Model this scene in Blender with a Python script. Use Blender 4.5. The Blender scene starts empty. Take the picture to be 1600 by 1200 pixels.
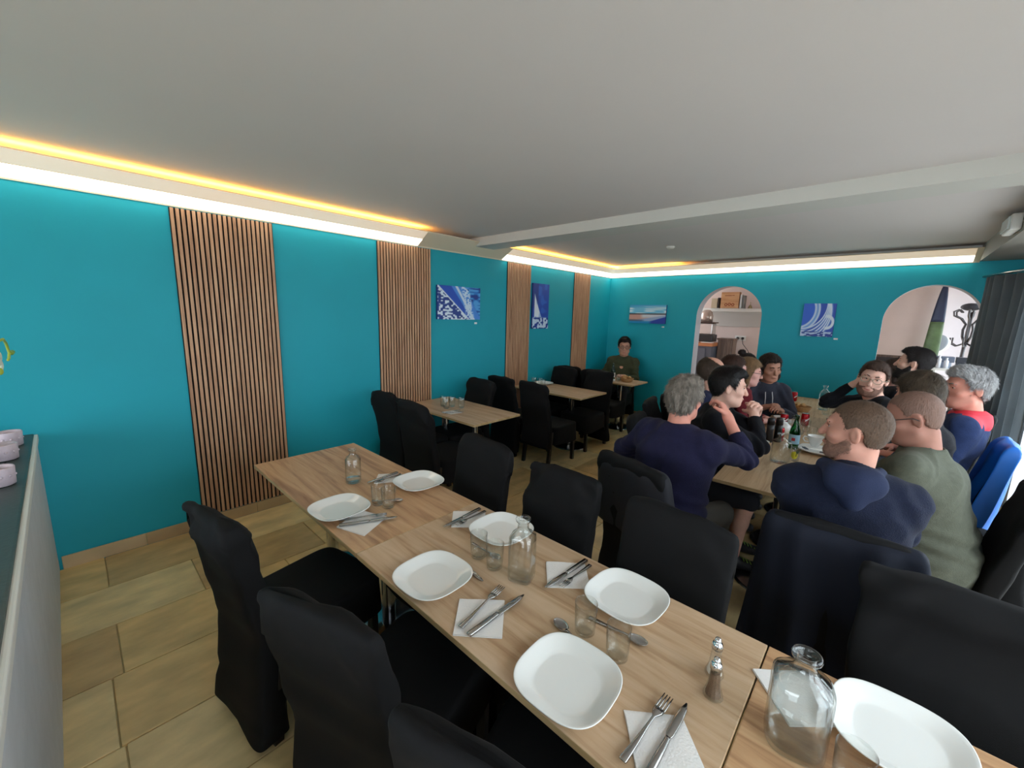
import bpy, bmesh, math, random
import numpy as np
from mathutils import Vector, Matrix
PI = math.pi
C = bpy.context.scene.collection
S = bpy.context.scene

# ------------------------------------------------------------------ camera
cam_d = bpy.data.cameras.new('camera'); cam = bpy.data.objects.new('camera', cam_d); C.objects.link(cam)
F_PX, YAW, PITCH, ROLL = 633.13, math.radians(-42.506), math.radians(9.810), math.radians(1.542)
cam_d.sensor_width = 36.0; cam_d.lens = 36.0*F_PX/1600.0; cam_d.clip_start = 0.02; cam_d.clip_end = 200
fw = Vector((math.sin(YAW)*math.cos(PITCH), math.cos(YAW)*math.cos(PITCH), -math.sin(PITCH)))
rt = Vector((math.cos(YAW), -math.sin(YAW), 0)); up = rt.cross(fw)
r2 = rt*math.cos(ROLL) + up*math.sin(ROLL); u2 = -rt*math.sin(ROLL) + up*math.cos(ROLL)
mw = Matrix((( r2.x, u2.x, -fw.x, 3.835), (r2.y, u2.y, -fw.y, 0.0), (r2.z, u2.z, -fw.z, 1.755), (0, 0, 0, 1)))
cam.matrix_world = mw
S.camera = cam

# ------------------------------------------------------------------ world and daylight
W = bpy.data.worlds.new('overcast_sky'); S.world = W; W.use_nodes = True
bg = W.node_tree.nodes['Background']; bg.inputs[0].default_value = (0.84, 0.92, 1.0, 1); bg.inputs[1].default_value = 6.5
def area(name, loc, size, rot, power=0, col=(1, 1, 1), portal=False):
    d = bpy.data.lights.new(name, 'AREA'); d.shape = 'RECTANGLE'; d.size, d.size_y = size
    d.energy = power; d.color = col
    if portal: d.cycles.is_portal = True
    o = bpy.data.objects.new(name, d); C.objects.link(o); o.location = loc; o.rotation_euler = rot
    return o
area('window_daylight_portal', (5.02, 2.9, 1.2), (2.3, 6.4), (0, PI/2, 0), portal=True)       # glazed right wall
area('rear_daylight_portal', (2.4, -3.93, 1.35), (4.4, 2.1), (PI/2, 0, 0), portal=True)          # windows behind the camera
area('annex_daylight_portal', (5.02, 8.3, 1.35), (2.0, 2.3), (0, PI/2, 0), portal=True)
S.view_settings.view_transform = 'Standard'; S.view_settings.look = 'None'
S.view_settings.exposure = 0.07; S.view_settings.gamma = 1.0; S.view_settings.use_curve_mapping = False
S.cycles.use_denoising = True; S.cycles.max_bounces = 10; S.cycles.diffuse_bounces = 6
S.cycles.transparent_max_bounces = 24; S.cycles.sample_clamp_indirect = 6.0; S.cycles.caustics_reflective = False

# ------------------------------------------------------------------ materials
MATS = {}
def nodes(name):
    m = bpy.data.materials.new(name); m.use_nodes = True
    nt = m.node_tree; return m, nt, nt.nodes['Principled BSDF'], nt.nodes, nt.links
def srgb(r, g, b):
    f = lambda c: (c/255/12.92) if c/255 <= 0.04045 else ((c/255+0.055)/1.055)**2.4
    return (f(r), f(g), f(b), 1)
def mat(name, col, rough=0.6, metal=0.0, var=0.0, vs=8.0, bump=0.0, bs=60.0, spec=0.5, sheen=0.0, stretch=(1, 1, 1), sub=0.0, coat=0.0):
    if name in MATS: return MATS[name]
    m, nt, p, N, L = nodes(name)
    p.inputs['Roughness'].default_value = rough; p.inputs['Metallic'].default_value = metal
    p.inputs['Specular IOR Level'].default_value = spec
    if sheen: p.inputs['Sheen Weight'].default_value = sheen; p.inputs['Sheen Roughness'].default_value = 0.5
    if coat: p.inputs['Coat Weight'].default_value = coat
    if sub: p.inputs['Subsurface Weight'].default_value = sub; p.inputs['Subsurface Scale'].default_value = 0.01
    p.inputs['Base Color'].default_value = col
    tc = N.new('ShaderNodeTexCoord'); mp = N.new('ShaderNodeMapping'); mp.inputs['Scale'].default_value = stretch
    L.new(tc.outputs['Object'], mp.inputs['Vector'])
    if var:
        n = N.new('ShaderNodeTexNoise'); n.inputs['Scale'].default_value = vs; n.inputs['Detail'].default_value = 6
        L.new(mp.outputs[0], n.inputs['Vector'])
        r = N.new('ShaderNodeValToRGB')
        r.color_ramp.elements[0].position = 0.3; r.color_ramp.elements[1].position = 0.7
        r.color_ramp.elements[0].color = tuple(c*(1-var) for c in col[:3])+(1,)
        r.color_ramp.elements[1].color = tuple(min(1, c*(1+var)) for c in col[:3])+(1,)
        L.new(n.outputs['Fac'], r.inputs[0]); L.new(r.outputs[0], p.inputs['Base Color'])
    if bump:
        n = N.new('ShaderNodeTexNoise'); n.inputs['Scale'].default_value = bs; n.inputs['Detail'].default_value = 4
        L.new(mp.outputs[0], n.inputs['Vector'])
        b = N.new('ShaderNodeBump'); b.inputs['Strength'].default_value = bump; b.inputs['Distance'].default_value = 0.01
        L.new(n.outputs['Fac'], b.inputs['Height']); L.new(b.outputs[0], p.inputs['Normal'])
    MATS[name] = m; return m
def wood(name, light, mid, dark, axis='x', knots=True, rough=0.45, scale=1.0, rnd=True):
    if name in MATS: return MATS[name]
    m, nt, p, N, L = nodes(name); p.inputs['Roughness'].default_value = rough
    tc = N.new('ShaderNodeTexCoord'); mp = N.new('ShaderNodeMapping')
    s = {'x': (1.5, 20, 20), 'y': (20, 1.5, 20), 'z': (30, 30, 1.6)}[axis]
    mp.inputs['Scale'].default_value = tuple(v*scale for v in s)
    if rnd:
        oi = N.new('ShaderNodeObjectInfo'); ad = N.new('ShaderNodeVectorMath'); ad.operation = 'MULTIPLY_ADD'
        ad.inputs[1].default_value = (31, 17, 23)
        L.new(oi.outputs['Random'], ad.inputs[0]); L.new(tc.outputs['Object'], ad.inputs[2]); L.new(ad.outputs[0], mp.inputs['Vector'])
    else: L.new(tc.outputs['Object'], mp.inputs['Vector'])
    n = N.new('ShaderNodeTexNoise'); n.inputs['Scale'].default_value = 1.0; n.inputs['Detail'].default_value = 9; n.inputs['Distortion'].default_value = 0.9; n.inputs['Roughness'].default_value = 0.62
    L.new(mp.outputs[0], n.inputs['Vector'])
    r = N.new('ShaderNodeValToRGB'); e = r.color_ramp.elements
    e[0].position = 0.30; e[0].color = dark; e[1].position = 0.70; e[1].color = light
    x = e.new(0.48); x.color = mid
    L.new(n.outputs['Fac'], r.inputs[0]); out = r.outputs[0]
    if knots:
        n2 = N.new('ShaderNodeTexNoise'); n2.inputs['Scale'].default_value = 0.42; n2.inputs['Detail'].default_value = 3
        L.new(mp.outputs[0], n2.inputs['Vector'])
        r3 = N.new('ShaderNodeValToRGB'); r3.color_ramp.elements[0].position = 0.27; r3.color_ramp.elements[0].color = (0.35, 0.22, 0.13, 1)
        r3.color_ramp.elements[1].position = 0.42; r3.color_ramp.elements[1].color = (1, 1, 1, 1)
        L.new(n2.outputs['Fac'], r3.inputs[0])
        mx = N.new('ShaderNodeMixRGB'); mx.blend_type = 'MULTIPLY'; mx.inputs[0].default_value = 0.6
        L.new(out, mx.inputs[1]); L.new(r3.outputs[0], mx.inputs[2]); out = mx.outputs[0]
    L.new(out, p.inputs['Base Color'])
    MATS[name] = m; return m
def glassmat(name, tint=(0.97, 0.98, 0.97), edge=(0.74, 0.77, 0.76), rough=0.0):
    if name in MATS: return MATS[name]
    m, nt, p, N, L = nodes(name); N.remove(p); out = N['Material Output']
    t = N.new('ShaderNodeBsdfTransparent'); g = N.new('ShaderNodeBsdfGlossy'); g.inputs['Roughness'].default_value = rough+0.02
    lw = N.new('ShaderNodeLayerWeight'); lw.inputs['Blend'].default_value = 0.35
    mc = N.new('ShaderNodeMixRGB'); mc.inputs[1].default_value = tint+(1,); mc.inputs[2].default_value = edge+(1,)
    pw = N.new('ShaderNodeMath'); pw.operation = 'POWER'; pw.inputs[1].default_value = 4.0
    L.new(lw.outputs['Facing'], pw.inputs[0]); L.new(pw.outputs[0], mc.inputs[0]); L.new(mc.outputs[0], t.inputs['Color'])
    p5 = N.new('ShaderNodeMath'); p5.operation = 'POWER'; p5.inputs[1].default_value = 4.0; lw2 = N.new('ShaderNodeLayerWeight'); lw2.inputs['Blend'].default_value = 0.5
    L.new(lw2.outputs['Facing'], p5.inputs[0]); fr = N.new('ShaderNodeMath'); fr.operation = 'MULTIPLY_ADD'; fr.inputs[1].default_value = 0.9; fr.inputs[2].default_value = 0.06
    L.new(p5.outputs[0], fr.inputs[0])
    ms = N.new('ShaderNodeMixShader'); L.new(fr.outputs[0], ms.inputs[0]); L.new(t.outputs[0], ms.inputs[1]); L.new(g.outputs[0], ms.inputs[2])
    L.new(ms.outputs[0], out.inputs['Surface']); MATS[name] = m; return m
def emit(name, col, st):
    if name in MATS: return MATS[name]
    m, nt, p, N, L = nodes(name); p.inputs['Base Color'].default_value = (0.8, 0.8, 0.8, 1)
    p.inputs['Emission Color'].default_value = col+(1,); p.inputs['Emission Strength'].default_value = st
    MATS[name] = m; return m
def attrmat(name, rough=0.6, sub=0):
    if name in MATS: return MATS[name]
    m, nt, p, N, L = nodes(name); p.inputs['Roughness'].default_value = rough
    a = N.new('ShaderNodeVertexColor'); a.layer_name = 'paint'; L.new(a.outputs[0], p.inputs['Base Color'])
    MATS[name] = m; return m
M_TEAL = mat('teal_wall_paint', srgb(4, 160, 178), 0.60, var=0.03, vs=3, bump=0.06, bs=220)
M_CEIL = mat('ceiling_paint', srgb(214, 206, 203), 0.8, var=0.01, vs=2, bump=0.03, bs=200)
M_WHITE = mat('white_trim_paint', srgb(228, 226, 220), 0.55)
M_PLASTER = mat('white_rough_plaster', srgb(205, 208, 212), 0.8, var=0.05, vs=9, bump=0.5, bs=35)
M_PINK = mat('pale_pink_plaster', srgb(214, 194, 186), 0.85, var=0.03, vs=4, bump=0.1, bs=60)
M_SLATE = mat('dark_slate_paint', srgb(58, 68, 66), 0.42, var=0.12, vs=7, bump=0.1, bs=50)
M_BLACK = mat('black_stretch_fabric', (0.0042, 0.0040, 0.0045, 1), 0.8, var=0.15, vs=4, bump=0.12, bs=700, spec=0.22)
M_LEG = mat('black_lacquered_wood', (0.012, 0.01, 0.01, 1), 0.35)
M_CHROME = mat('chrome', (0.75, 0.76, 0.78, 1), 0.12, 1.0)
M_STEEL = mat('brushed_stainless_steel', (0.45, 0.44, 0.43, 1), 0.22, 1.0)
M_GROUT = mat('pale_grout', srgb(196, 178, 132), 0.9)
M_OAK = wood('light_oak_laminate', srgb(208, 180, 150), srgb(194, 162, 128), srgb(164, 128, 94))
M_OAKW = wood('warm_oak_laminate', srgb(208, 170, 130), srgb(190, 148, 108), srgb(148, 106, 74))
M_OAKE = wood('oak_edge_band', srgb(205, 176, 132), srgb(186, 156, 112), srgb(160, 128, 84), knots=False)
M_SLAT = wood('walnut_slat_veneer', srgb(216, 172, 136), srgb(190, 144, 110), srgb(150, 106, 78), 'z', knots=False, rough=0.5)
M_FELT = mat('black_felt_backing', (0.01, 0.008, 0.008, 1), 0.95)
M_PORC = mat('white_glazed_porcelain', srgb(236, 236, 232), 0.16, coat=0.3)
M_PAPER = mat('white_paper_napkin', srgb(236, 232, 228), 0.9, bump=0.25, bs=180)
M_GLASS = glassmat('clear_thin_glass')
M_GLASSG = glassmat('clear_bottle_glass', (0.975, 0.985, 0.98), (0.62, 0.69, 0.66))
M_WATER = glassmat('water', (0.965, 0.98, 0.98), (0.75, 0.8, 0.82))
M_PANE = glassmat('window_pane_glass', (0.96, 0.98, 0.98), (0.8, 0.85, 0.85))
M_GREENG = glassmat('green_bottle_glass', (0.12, 0.42, 0.18), (0.02, 0.12, 0.05))

# ------------------------------------------------------------------ object helpers
def obj(name, me, m=None, parent=None, loc=None, smooth=False):
    if isinstance(me, bmesh.types.BMesh):
        d = bpy.data.meshes.new(name); me.normal_update(); me.to_mesh(d); me.free(); me = d
    if m is not None:
        for k in (m if isinstance(m, (list, tuple)) else [m]): me.materials.append(k)
    if smooth:
        me.polygons.foreach_set('use_smooth', [True]*len(me.polygons))
    o = bpy.data.objects.new(name, me); C.objects.link(o)
    if parent: o.parent = parent
    if loc is not None: o.location = loc
    return o
def thing(name, label, cat, loc=(0, 0, 0), rz=0, group=None):
    o = bpy.data.objects.new(name, None); C.objects.link(o); o.location = loc; o.rotation_euler = (0, 0, rz)
    o.empty_display_size = 0.1
    return tag(o, label, cat, group)
def tag(o, label, cat, group=None):
    o['label'] = label; o['category'] = cat
    if group: o['group'] = group
    return o
def struct(o, label=None):
    o['kind'] = 'structure'
    if label: o['label'] = label
    return o
def dup(root, loc, rz=None, label=None, group=None):
    r = root.copy(); C.objects.link(r); r.location = loc
    if rz is not None: r.rotation_euler = (0, 0, rz)
    if label: r['label'] = label
    if group: r['group'] = group
    for ch in list(root.children):
        c = ch.copy(); C.objects.link(c); c.parent = r
        for g in ch.children:
            d = g.copy(); C.objects.link(d); d.parent = c
    return r
def box(bm, x0, x1, y0, y1, z0, z1, bev=0.0, mi=0):
    v = [bm.verts.new((x, y, z)) for x in (x0, x1) for y in (y0, y1) for z in (z0, z1)]
    fs = [(0, 1, 3, 2), (4, 6, 7, 5), (0, 4, 5, 1), (2, 3, 7, 6), (0, 2, 6, 4), (1, 5, 7, 3)]
    faces = [bm.faces.new([v[i] for i in f]) for f in fs]
    for f in faces: f.material_index = mi
    if bev:
        es = list({e for f in faces for e in f.edges})
        bmesh.ops.bevel(bm, geom=es, offset=bev, segments=2, profile=0.6, affect='EDGES')
    return bm
def boxm(*a, **k): return box(bmesh.new(), *a, **k)
def ringmesh(rings, closed=True, cap0=True, cap1=True):
    """rings: list of (n,3) arrays -> bmesh loft"""
    bm = bmesh.new(); R = []
    for r in rings: R.append([bm.verts.new(tuple(map(float, q))) for q in r])
    n = len(R[0])
    for a, b in zip(R[:-1], R[1:]):
        for i in range(n if closed else n-1):
            j = (i+1) % n; bm.faces.new((a[i], a[j], b[j], b[i]))
    if cap0: bm.faces.new(list(reversed(R[0])))
    if cap1: bm.faces.new(R[-1])
    return bm
def lathe(prof, n=32, cap0=True, cap1=True, sq=None):
    """prof: (r,z) list; sq: superellipse exponent for squarish cross sections"""
    a = np.linspace(0, 2*PI, n, endpoint=False); rings = []
    for r, z in prof:
        c, s = np.cos(a), np.sin(a)
        k = 1.0
        if sq:
            e = sq(z) if callable(sq) else sq
            k = 1/((np.abs(c)**e + np.abs(s)**e)**(1/e))
        rings.append(np.stack([r*c*k, r*s*k, np.full(n, z)], 1))
    return ringmesh(rings, cap0=cap0, cap1=cap1)
def tube(pts, r, n=8, caps=True):
    P = [Vector(p) for p in pts]; rr = r if isinstance(r, (list, tuple)) else [r]*len(P); rings = []
    t0 = (P[1]-P[0]).normalized(); ref = Vector((0, 0, 1)) if abs(t0.z) < 0.9 else Vector((1, 0, 0))
    for i, p in enumerate(P):
        t = ((P[min(i+1, len(P)-1)]-P[max(i-1, 0)])).normalized()
        u = t.cross(ref).normalized(); v = u.cross(t); ref = v if abs(v.dot(t)) < 0.99 else ref
        rings.append([tuple(p+(u*math.cos(a)+v*math.sin(a))*rr[i]) for a in [2*PI*k/n for k in range(n)]])
    return ringmesh(rings, cap0=caps, cap1=caps)
def join(*bms):
    out = bms[0]
    for b in bms[1:]:
        d = bpy.data.meshes.new('tmp'); b.to_mesh(d); b.free(); out.from_mesh(d); bpy.data.meshes.remove(d)
    return out
def move(bm, v=(0, 0, 0), rz=0, sc=None):
    M = Matrix.Translation(v) @ Matrix.Rotation(rz, 4, 'Z')
    if sc: M = M @ Matrix.Diagonal((*sc, 1))
    bm.transform(M); return bm
def fold(P, seed, freq=6.0, n=7):
    """smooth pseudo-random folds in -1..1 on an (N,3) array"""
    rs = np.random.RandomState(seed); f = np.zeros(len(P))
    for i in range(n):
        k = rs.normal(size=3); k *= freq*(0.6+1.1*i/n)/np.linalg.norm(k)
        f += np.sin(P @ k*2*PI/2 + rs.uniform(0, 6.28))/(1+0.35*i)
    return f/3.0

# ------------------------------------------------------------------ room shell
D, HC, CEIL = 6.766, 2.45, 2.62
XR = 4.9                                            # glazed wall
def make_floor():
    root = obj('floor', boxm(-0.02, 5.2, -4.0, 9.8, -0.06, -0.012), M_GROUT); struct(root)
    TM = [mat('limestone_tile_%s' % n, srgb(*c), 0.42, var=0.22, vs=5.5, bump=0.25, bs=18, stretch=(1.6, 0.7, 1)) for n, c in
          (('honey', (212, 180, 122)), ('sand', (222, 196, 142)), ('olive', (196, 164, 112)), ('cream', (216, 190, 138)))]
    rs = random.Random(4); cuts0 = {0: [-0.005], 1: [0.405], 2: [-0.003, ]}
    x = 0.012; row = 0
    while x < 4.88:
        w = 0.446; y = [-0.82, -0.62, -0.79, -1.0, -0.7][row % 5] if row < 3 else -0.9 + rs.random()*0.4
        first = {0: -0.005, 1: 0.405, 2: 0.0}.get(row)
        ys = [y]
        if first is not None: ys.append(first)
        while ys[-1] < D: ys.append(ys[-1] + rs.choice([0.45, 0.62, 0.74, 0.86]))
        for a, b in zip(ys[:-1], ys[1:]):
            b = min(b, D+0.2)
            if b-a < 0.05: continue
            o = obj('tile', boxm(x+0.003, min(x+w, 4.89)-0.003, a+0.003, b-0.003, -0.015, rs.uniform(-0.0012, 0.0012), bev=0.002), rs.choice(TM), root)
        x += w; row += 1
    for k in range(11):                              # annex floor, larger slabs
        for j in range(4):
            obj('tile', boxm(k*0.446+0.015, k*0.446+0.452, D+0.205+j*0.7, D+0.9+j*0.7, -0.015, 0.0, bev=0.002), rs.choice(TM), root)
make_floor()
struct(obj('ceiling', boxm(-0.1, 5.2, -4.0, 9.8, CEIL, CEIL+0.1), M_CEIL))
struct(obj('wall_left', boxm(-0.15, 0, -4.0, D+0.25, -0.05, CEIL), M_TEAL))
# back wall with two arched openings
def arched_wall():
    bm = bmesh.new(); Y0, Y1 = D, D+0.22
    A = [(1.56, 2.46, 1.80, 0.45), (3.755, 4.575, 1.80, 0.41)]
    def top(x, a):
        x0, x1, sp, rz = a; c = (x0+x1)/2; h = (x1-x0)/2
        return sp + rz*math.sqrt(max(0, 1-((x-c)/h)**2))
    xs = sorted({0.0, XR+0.1} | {a[0] for a in A} | {a[1] for a in A})
    def quad(p, mi=0):
        f = bm.faces.new([bm.verts.new(q) for q in p]); f.material_index = mi; return f
    for x0, x1 in zip(xs[:-1], xs[1:]):
        arch = [a for a in A if a[0] <= x0 and a[1] >= x1]
        if not arch:
            quad([(x0, Y0, -0.02), (x1, Y0, -0.02), (x1, Y0, CEIL), (x0, Y0, CEIL)], 0)
            quad([(x1, Y1, -0.02), (x0, Y1, -0.02), (x0, Y1, CEIL), (x1, Y1, CEIL)], 1)
        else:
            a = arch[0]; n = 32; c = (a[0]+a[1])/2; h = (a[1]-a[0])/2
            X = [c - h*math.cos(PI*i/n) for i in range(n+1)]
            for p, q in zip(X[:-1], X[1:]):
                tp, tq = top(p, a), top(q, a)
                quad([(p, Y0, tp), (q, Y0, tq), (q, Y0, CEIL), (p, Y0, CEIL)], 0)
                quad([(q, Y1, tq), (p, Y1, tp), (p, Y1, CEIL), (q, Y1, CEIL)], 1)
                quad([(p, Y1, tp), (q, Y1, tq), (q, Y0, tq), (p, Y0, tp)], 2)
            for xx, s in ((a[0], 1), (a[1], -1)):
                pts = [(xx, Y0, -0.02), (xx, Y0, a[2]), (xx, Y1, a[2]), (xx, Y1, -0.02)]
                quad(pts if s > 0 else pts[::-1], 2)
    bmesh.ops.remove_doubles(bm, verts=bm.verts, dist=1e-5)
    return bm
struct(obj('wall_back', arched_wall(), [M_TEAL, M_PINK, mat('arch_reveal_paint', srgb(190, 190, 196), 0.7)]))
struct(obj('wall_front', boxm(-0.1, 5.2, -4.2, -4.0, 0.0, 0.3), M_PLASTER))
struct(obj('wall_front_side', boxm(4.6, 5.2, -4.2, -4.0, 0.3, CEIL), M_PLASTER))
struct(obj('wall_front_lintel', boxm(-0.1, 4.6, -4.2, -4.0, 2.4, CEIL), M_PLASTER))
struct(obj('wall_front_pier', boxm(-0.1, 0.2, -4.2, -4.0, 0.3, 2.4), M_PLASTER))
struct(obj('pavement_ground', boxm(-30, 60, -40, 40, -0.35, -0.3), mat('outdoor_pavement', srgb(206, 204, 198), 0.9, var=0.05)))['label'] = 'grey outdoor ground beyond the windows'
# right wall: low plinth, posts and panes
struct(obj('wall_right', join(boxm(XR, XR+0.14, 6.12, 7.1, -0.05, CEIL), boxm(XR, XR+0.14, 9.5, 9.8, -0.05, CEIL), boxm(XR, XR+0.14, 7.1, 9.5, 2.3, CEIL)), M_PLASTER))
struct(obj('wall_right_rear', boxm(XR, XR+0.14, -4.2, -0.25, -0.05, CEIL), M_PLASTER))
struct(obj('wall_right_lintel', boxm(XR, XR+0.14, -0.25, 6.12, 2.3, CEIL), M_PLASTER))
M_FRAME = mat('white_window_frame', srgb(235, 236, 240), 0.35)
def window_unit(n, y0, y1):
    b = boxm(XR+0.01, XR+0.09, y0, y0+0.07, 0.0, 2.3, bev=0.004); box(b, XR+0.01, XR+0.09, y1-0.07, y1, 0.0, 2.3, bev=0.004)
    box(b, XR+0.01, XR+0.09, y0+0.07, y1-0.07, 0.0, 0.09, bev=0.004); box(b, XR+0.01, XR+0.09, y0+0.07, y1-0.07, 2.22, 2.3, bev=0.004)
    w = struct(obj('window_%d' % n, b, M_FRAME), 'tall white framed glazed bay of the right wall')
    obj('pane', boxm(XR+0.045, XR+0.051, y0+0.06, y1-0.06, 0.08, 2.23), M_PANE, w)
    obj('sash_bead', join(boxm(XR-0.004, XR+0.012, y0+0.075, y0+0.095, 0.09, 2.2), boxm(XR-0.004, XR+0.012, y1-0.095, y1-0.075, 0.09, 2.2)), M_FRAME, w)
for k in range(5): window_unit(k+1, -0.25+k*1.274, -0.25+(k+1)*1.274)
for k in range(2): window_unit(k+6, 7.1+k*1.2, 8.3+k*1.2)

# beam, soffit box along the glazed wall
struct(obj('ceiling_beam', boxm(0.0, XR, 3.34, 3.64, 2.525, CEIL+0.02, bev=0.003), mat('beam_paint', srgb(206, 203, 196), 0.6)), 'pale ceiling beam running from the slatted wall to the windows')
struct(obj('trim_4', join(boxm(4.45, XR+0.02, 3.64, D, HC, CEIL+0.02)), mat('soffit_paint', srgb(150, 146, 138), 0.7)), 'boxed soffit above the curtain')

# cove cornices with light strips
def cove(name, axis, a0, a1, lit, label):
    """axis 'y': along the left wall; 'x': along the back wall"""
    prof = [(0.0, HC-0.012), (0.006, HC-0.012), (0.008, HC), (0.105, HC+0.058), (0.198, HC+0.116), (0.198, HC+0.124), (0.186, HC+0.124), (0.03, HC+0.03), (0.0, HC+0.03)]
    def P(u, z, t): return (u, t, z) if axis == 'y' else (t, D-u, z)
    def ext(pr, t0, t1):
        b = ringmesh([[P(u, z, t0) for u, z in pr], [P(u, z, t1) for u, z in pr]])
        bmesh.ops.recalc_face_normals(b, faces=b.faces); return b
    t = struct(obj(name, ext(prof, a0, a1), mat('cornice_cream_paint', srgb(226, 212, 186), 0.6)), label)
    for l0, l1 in lit:
        la = l1 if axis == 'y' else 1.25
        obj('diffuser', ext([(0.010, HC-0.002), (0.100, HC+0.0525), (0.098, HC+0.057), (0.008, HC+0.003)], l0, l1), emit('warm_white_light_diffuser', (1.0, 0.93, 0.78), 5.0), t)
        obj('cornice_face_added_glow', ext([(0.1055, HC+0.0586), (0.1975, HC+0.1152), (0.1970, HC+0.1172), (0.1050, HC+0.0606)][:2]+[(0.1995, HC+0.1142), (0.1068, HC+0.0572)], l0, l1), emit('cream_added_glow', (1.0, 0.72, 0.42), 0.42), t)  # dim warm emission added to brighten the cream cornice face; no lamp there
        obj('light_strip', ext([(0.10, HC+0.120), (0.15, HC+0.120), (0.15, HC+0.127), (0.10, HC+0.127)], l0, la), emit('amber_light_strip', (1.0, 0.50, 0.09), 17.0), t)
    obj('backing_board', ext([(0.001, HC+0.03), (0.01, HC+0.03), (0.01, CEIL-0.001), (0.001, CEIL-0.001)], a0, a1), M_WHITE, t)
    return t
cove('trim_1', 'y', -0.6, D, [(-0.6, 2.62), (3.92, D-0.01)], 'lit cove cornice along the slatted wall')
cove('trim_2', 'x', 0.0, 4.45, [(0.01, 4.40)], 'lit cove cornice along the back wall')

# skirting stones
def skirting(name, axis, a0, a1, gaps=()):
    rs = random.Random(9); root = struct(obj(name, boxm(0.0, 0.006, a0, a1, 0, 0.085) if axis == 'y' else boxm(a0, a1, D-0.006, D, 0, 0.085), M_GROUT), 'beige stone skirting')
    TM = [mat('skirting_stone_%d' % i, srgb(*c), 0.5, var=0.1, vs=5, bump=0.15, bs=30) for i, c in enumerate([(190, 164, 124), (180, 152, 112), (198, 172, 134)])]
    t = a0
    while t < a1-0.02:
        e = min(a1, t+rs.choice([0.30, 0.42, 0.45]))
        b = boxm(0.003, 0.016, t+0.002, e-0.002, 0.0, 0.089, bev=0.002) if axis == 'y' else boxm(t+0.002, e-0.002, D-0.016, D-0.003, 0.0, 0.089, bev=0.002)
        obj('tile', b, rs.choice(TM), root); t = e
skirting('baseboard_left', 'y', -0.2, D-0.02); skirting('baseboard_back', 'x', 0.02, 1.54); skirting('baseboard_back_middle', 'x', 2.48, 3.74)

# low partition wall with slate cap at the left of the view
pw = struct(obj('wall_low', boxm(0.0, 4.2, -0.42, -0.215, 0.0, 0.905, bev=0.012), M_PLASTER), 'low white plastered partition under a slate cap')
obj('cap', boxm(0.0, 4.2, -0.66, -0.222, 0.905, 0.94, bev=0.008), M_SLATE, pw)
obj('cap_groove', boxm(0.05, 4.2, -0.306, -0.300, 0.938, 0.9415), mat('cap_groove_dark', srgb(30, 36, 36), 0.6), pw)
obj('cap_edge', boxm(0.0, 4.2, -0.224, -0.206, 0.895, 0.934, bev=0.006), M_WHITE, pw)
pw.rotation_euler = (0, 0, 0.012)
# annex behind the arches
struct(obj('wall_annex_back', boxm(-0.1, 4.36, 8.25, 8.4, -0.05, CEIL), M_PINK), 'pale pink wall seen through the arches')
struct(obj('wall_annex_end', boxm(4.3, XR+0.2, 9.6, 9.75, -0.05, CEIL), mat('bright_white_wall', srgb(190, 190, 198), 0.7)))

# ------------------------------------------------------------------ slatted wall panels
def slat_panel(y0, y1, label, n):
    t = thing('slat_panel', label, 'wall panel', (0, (y0+y1)/2, 0.095), group='wooden slat panels on the teal wall')
    h = HC-0.02-0.095; w = (y1-y0); p = w/n
    obj('backing', boxm(0.001, 0.010, -w/2, w/2, 0, h), M_FELT, t)
    me = None
    for i in range(n):
        yc = -w/2 + p*(i+0.5)
        if me is None:
            me = obj('slat', boxm(0.008, 0.019, -p*0.31, p*0.31, 0, h, bev=0.0015), M_SLAT, t, (0, yc, 0)).data
        else: obj('slat', me, None, t, (0, yc, 0))
    return t
slat_panel(0.560, 1.216, 'widest wooden slat panel, nearest the low partition wall', 21)
slat_panel(2.145, 2.787, 'wooden slat panel between bare teal wall and the sail bow painting', 20)
slat_panel(4.025, 4.507, 'narrow wooden slat panel between the two blue paintings of the left wall', 15)
slat_panel(5.594, 6.066, 'farthest wooden slat panel, nearest the room corner', 15)

# ------------------------------------------------------------------ paintings
def canvas(name, label, cx, cz, w, h, axis, func, yoff=0.0, depth=0.03, nx=110):
    ny = int(nx*h/w); t = thing(name, label, 'painting', ((0.002, cx, cz) if axis == 'y' else (cx, D-0.002, cz)), 0 if axis == 'y' else -PI/2)
    # local: x = out of wall, y = along the wall
    obj('canvas_box', boxm(0, depth-0.001, -w/2, w/2, -h/2, h/2, bev=0.002), mat('canvas_side_blue', srgb(28, 52, 120), 0.7), t)
    U, V = np.meshgrid(np.linspace(0, 1, nx), np.linspace(0, 1, ny))
    if axis == 'y': Uy = -w/2 + U*w
    else: Uy = -w/2 + U*w
    col = func(U.ravel(), V.ravel())
    verts = np.stack([np.full(U.size, depth), Uy.ravel(), -h/2+V.ravel()*h], 1)
    idx = np.arange(U.size).reshape(ny, nx)
    f = np.stack([idx[:-1, :-1], idx[:-1, 1:], idx[1:, 1:], idx[1:, :-1]], -1).reshape(-1, 4)
    me = bpy.data.meshes.new('picture'); me.from_pydata(verts.tolist(), [], f.tolist())
    ca = me.color_attributes.new('paint', 'FLOAT_COLOR', 'POINT')
    lin = np.where(col <= 0.04045, col/12.92, ((col+0.055)/1.055)**2.4)
    ca.data.foreach_set('color', np.concatenate([lin, np.ones((len(lin), 1))], 1).astype(np.float32).ravel())
    obj('picture', me, attrmat('acrylic_painting', 0.45), t)
    return t
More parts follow.
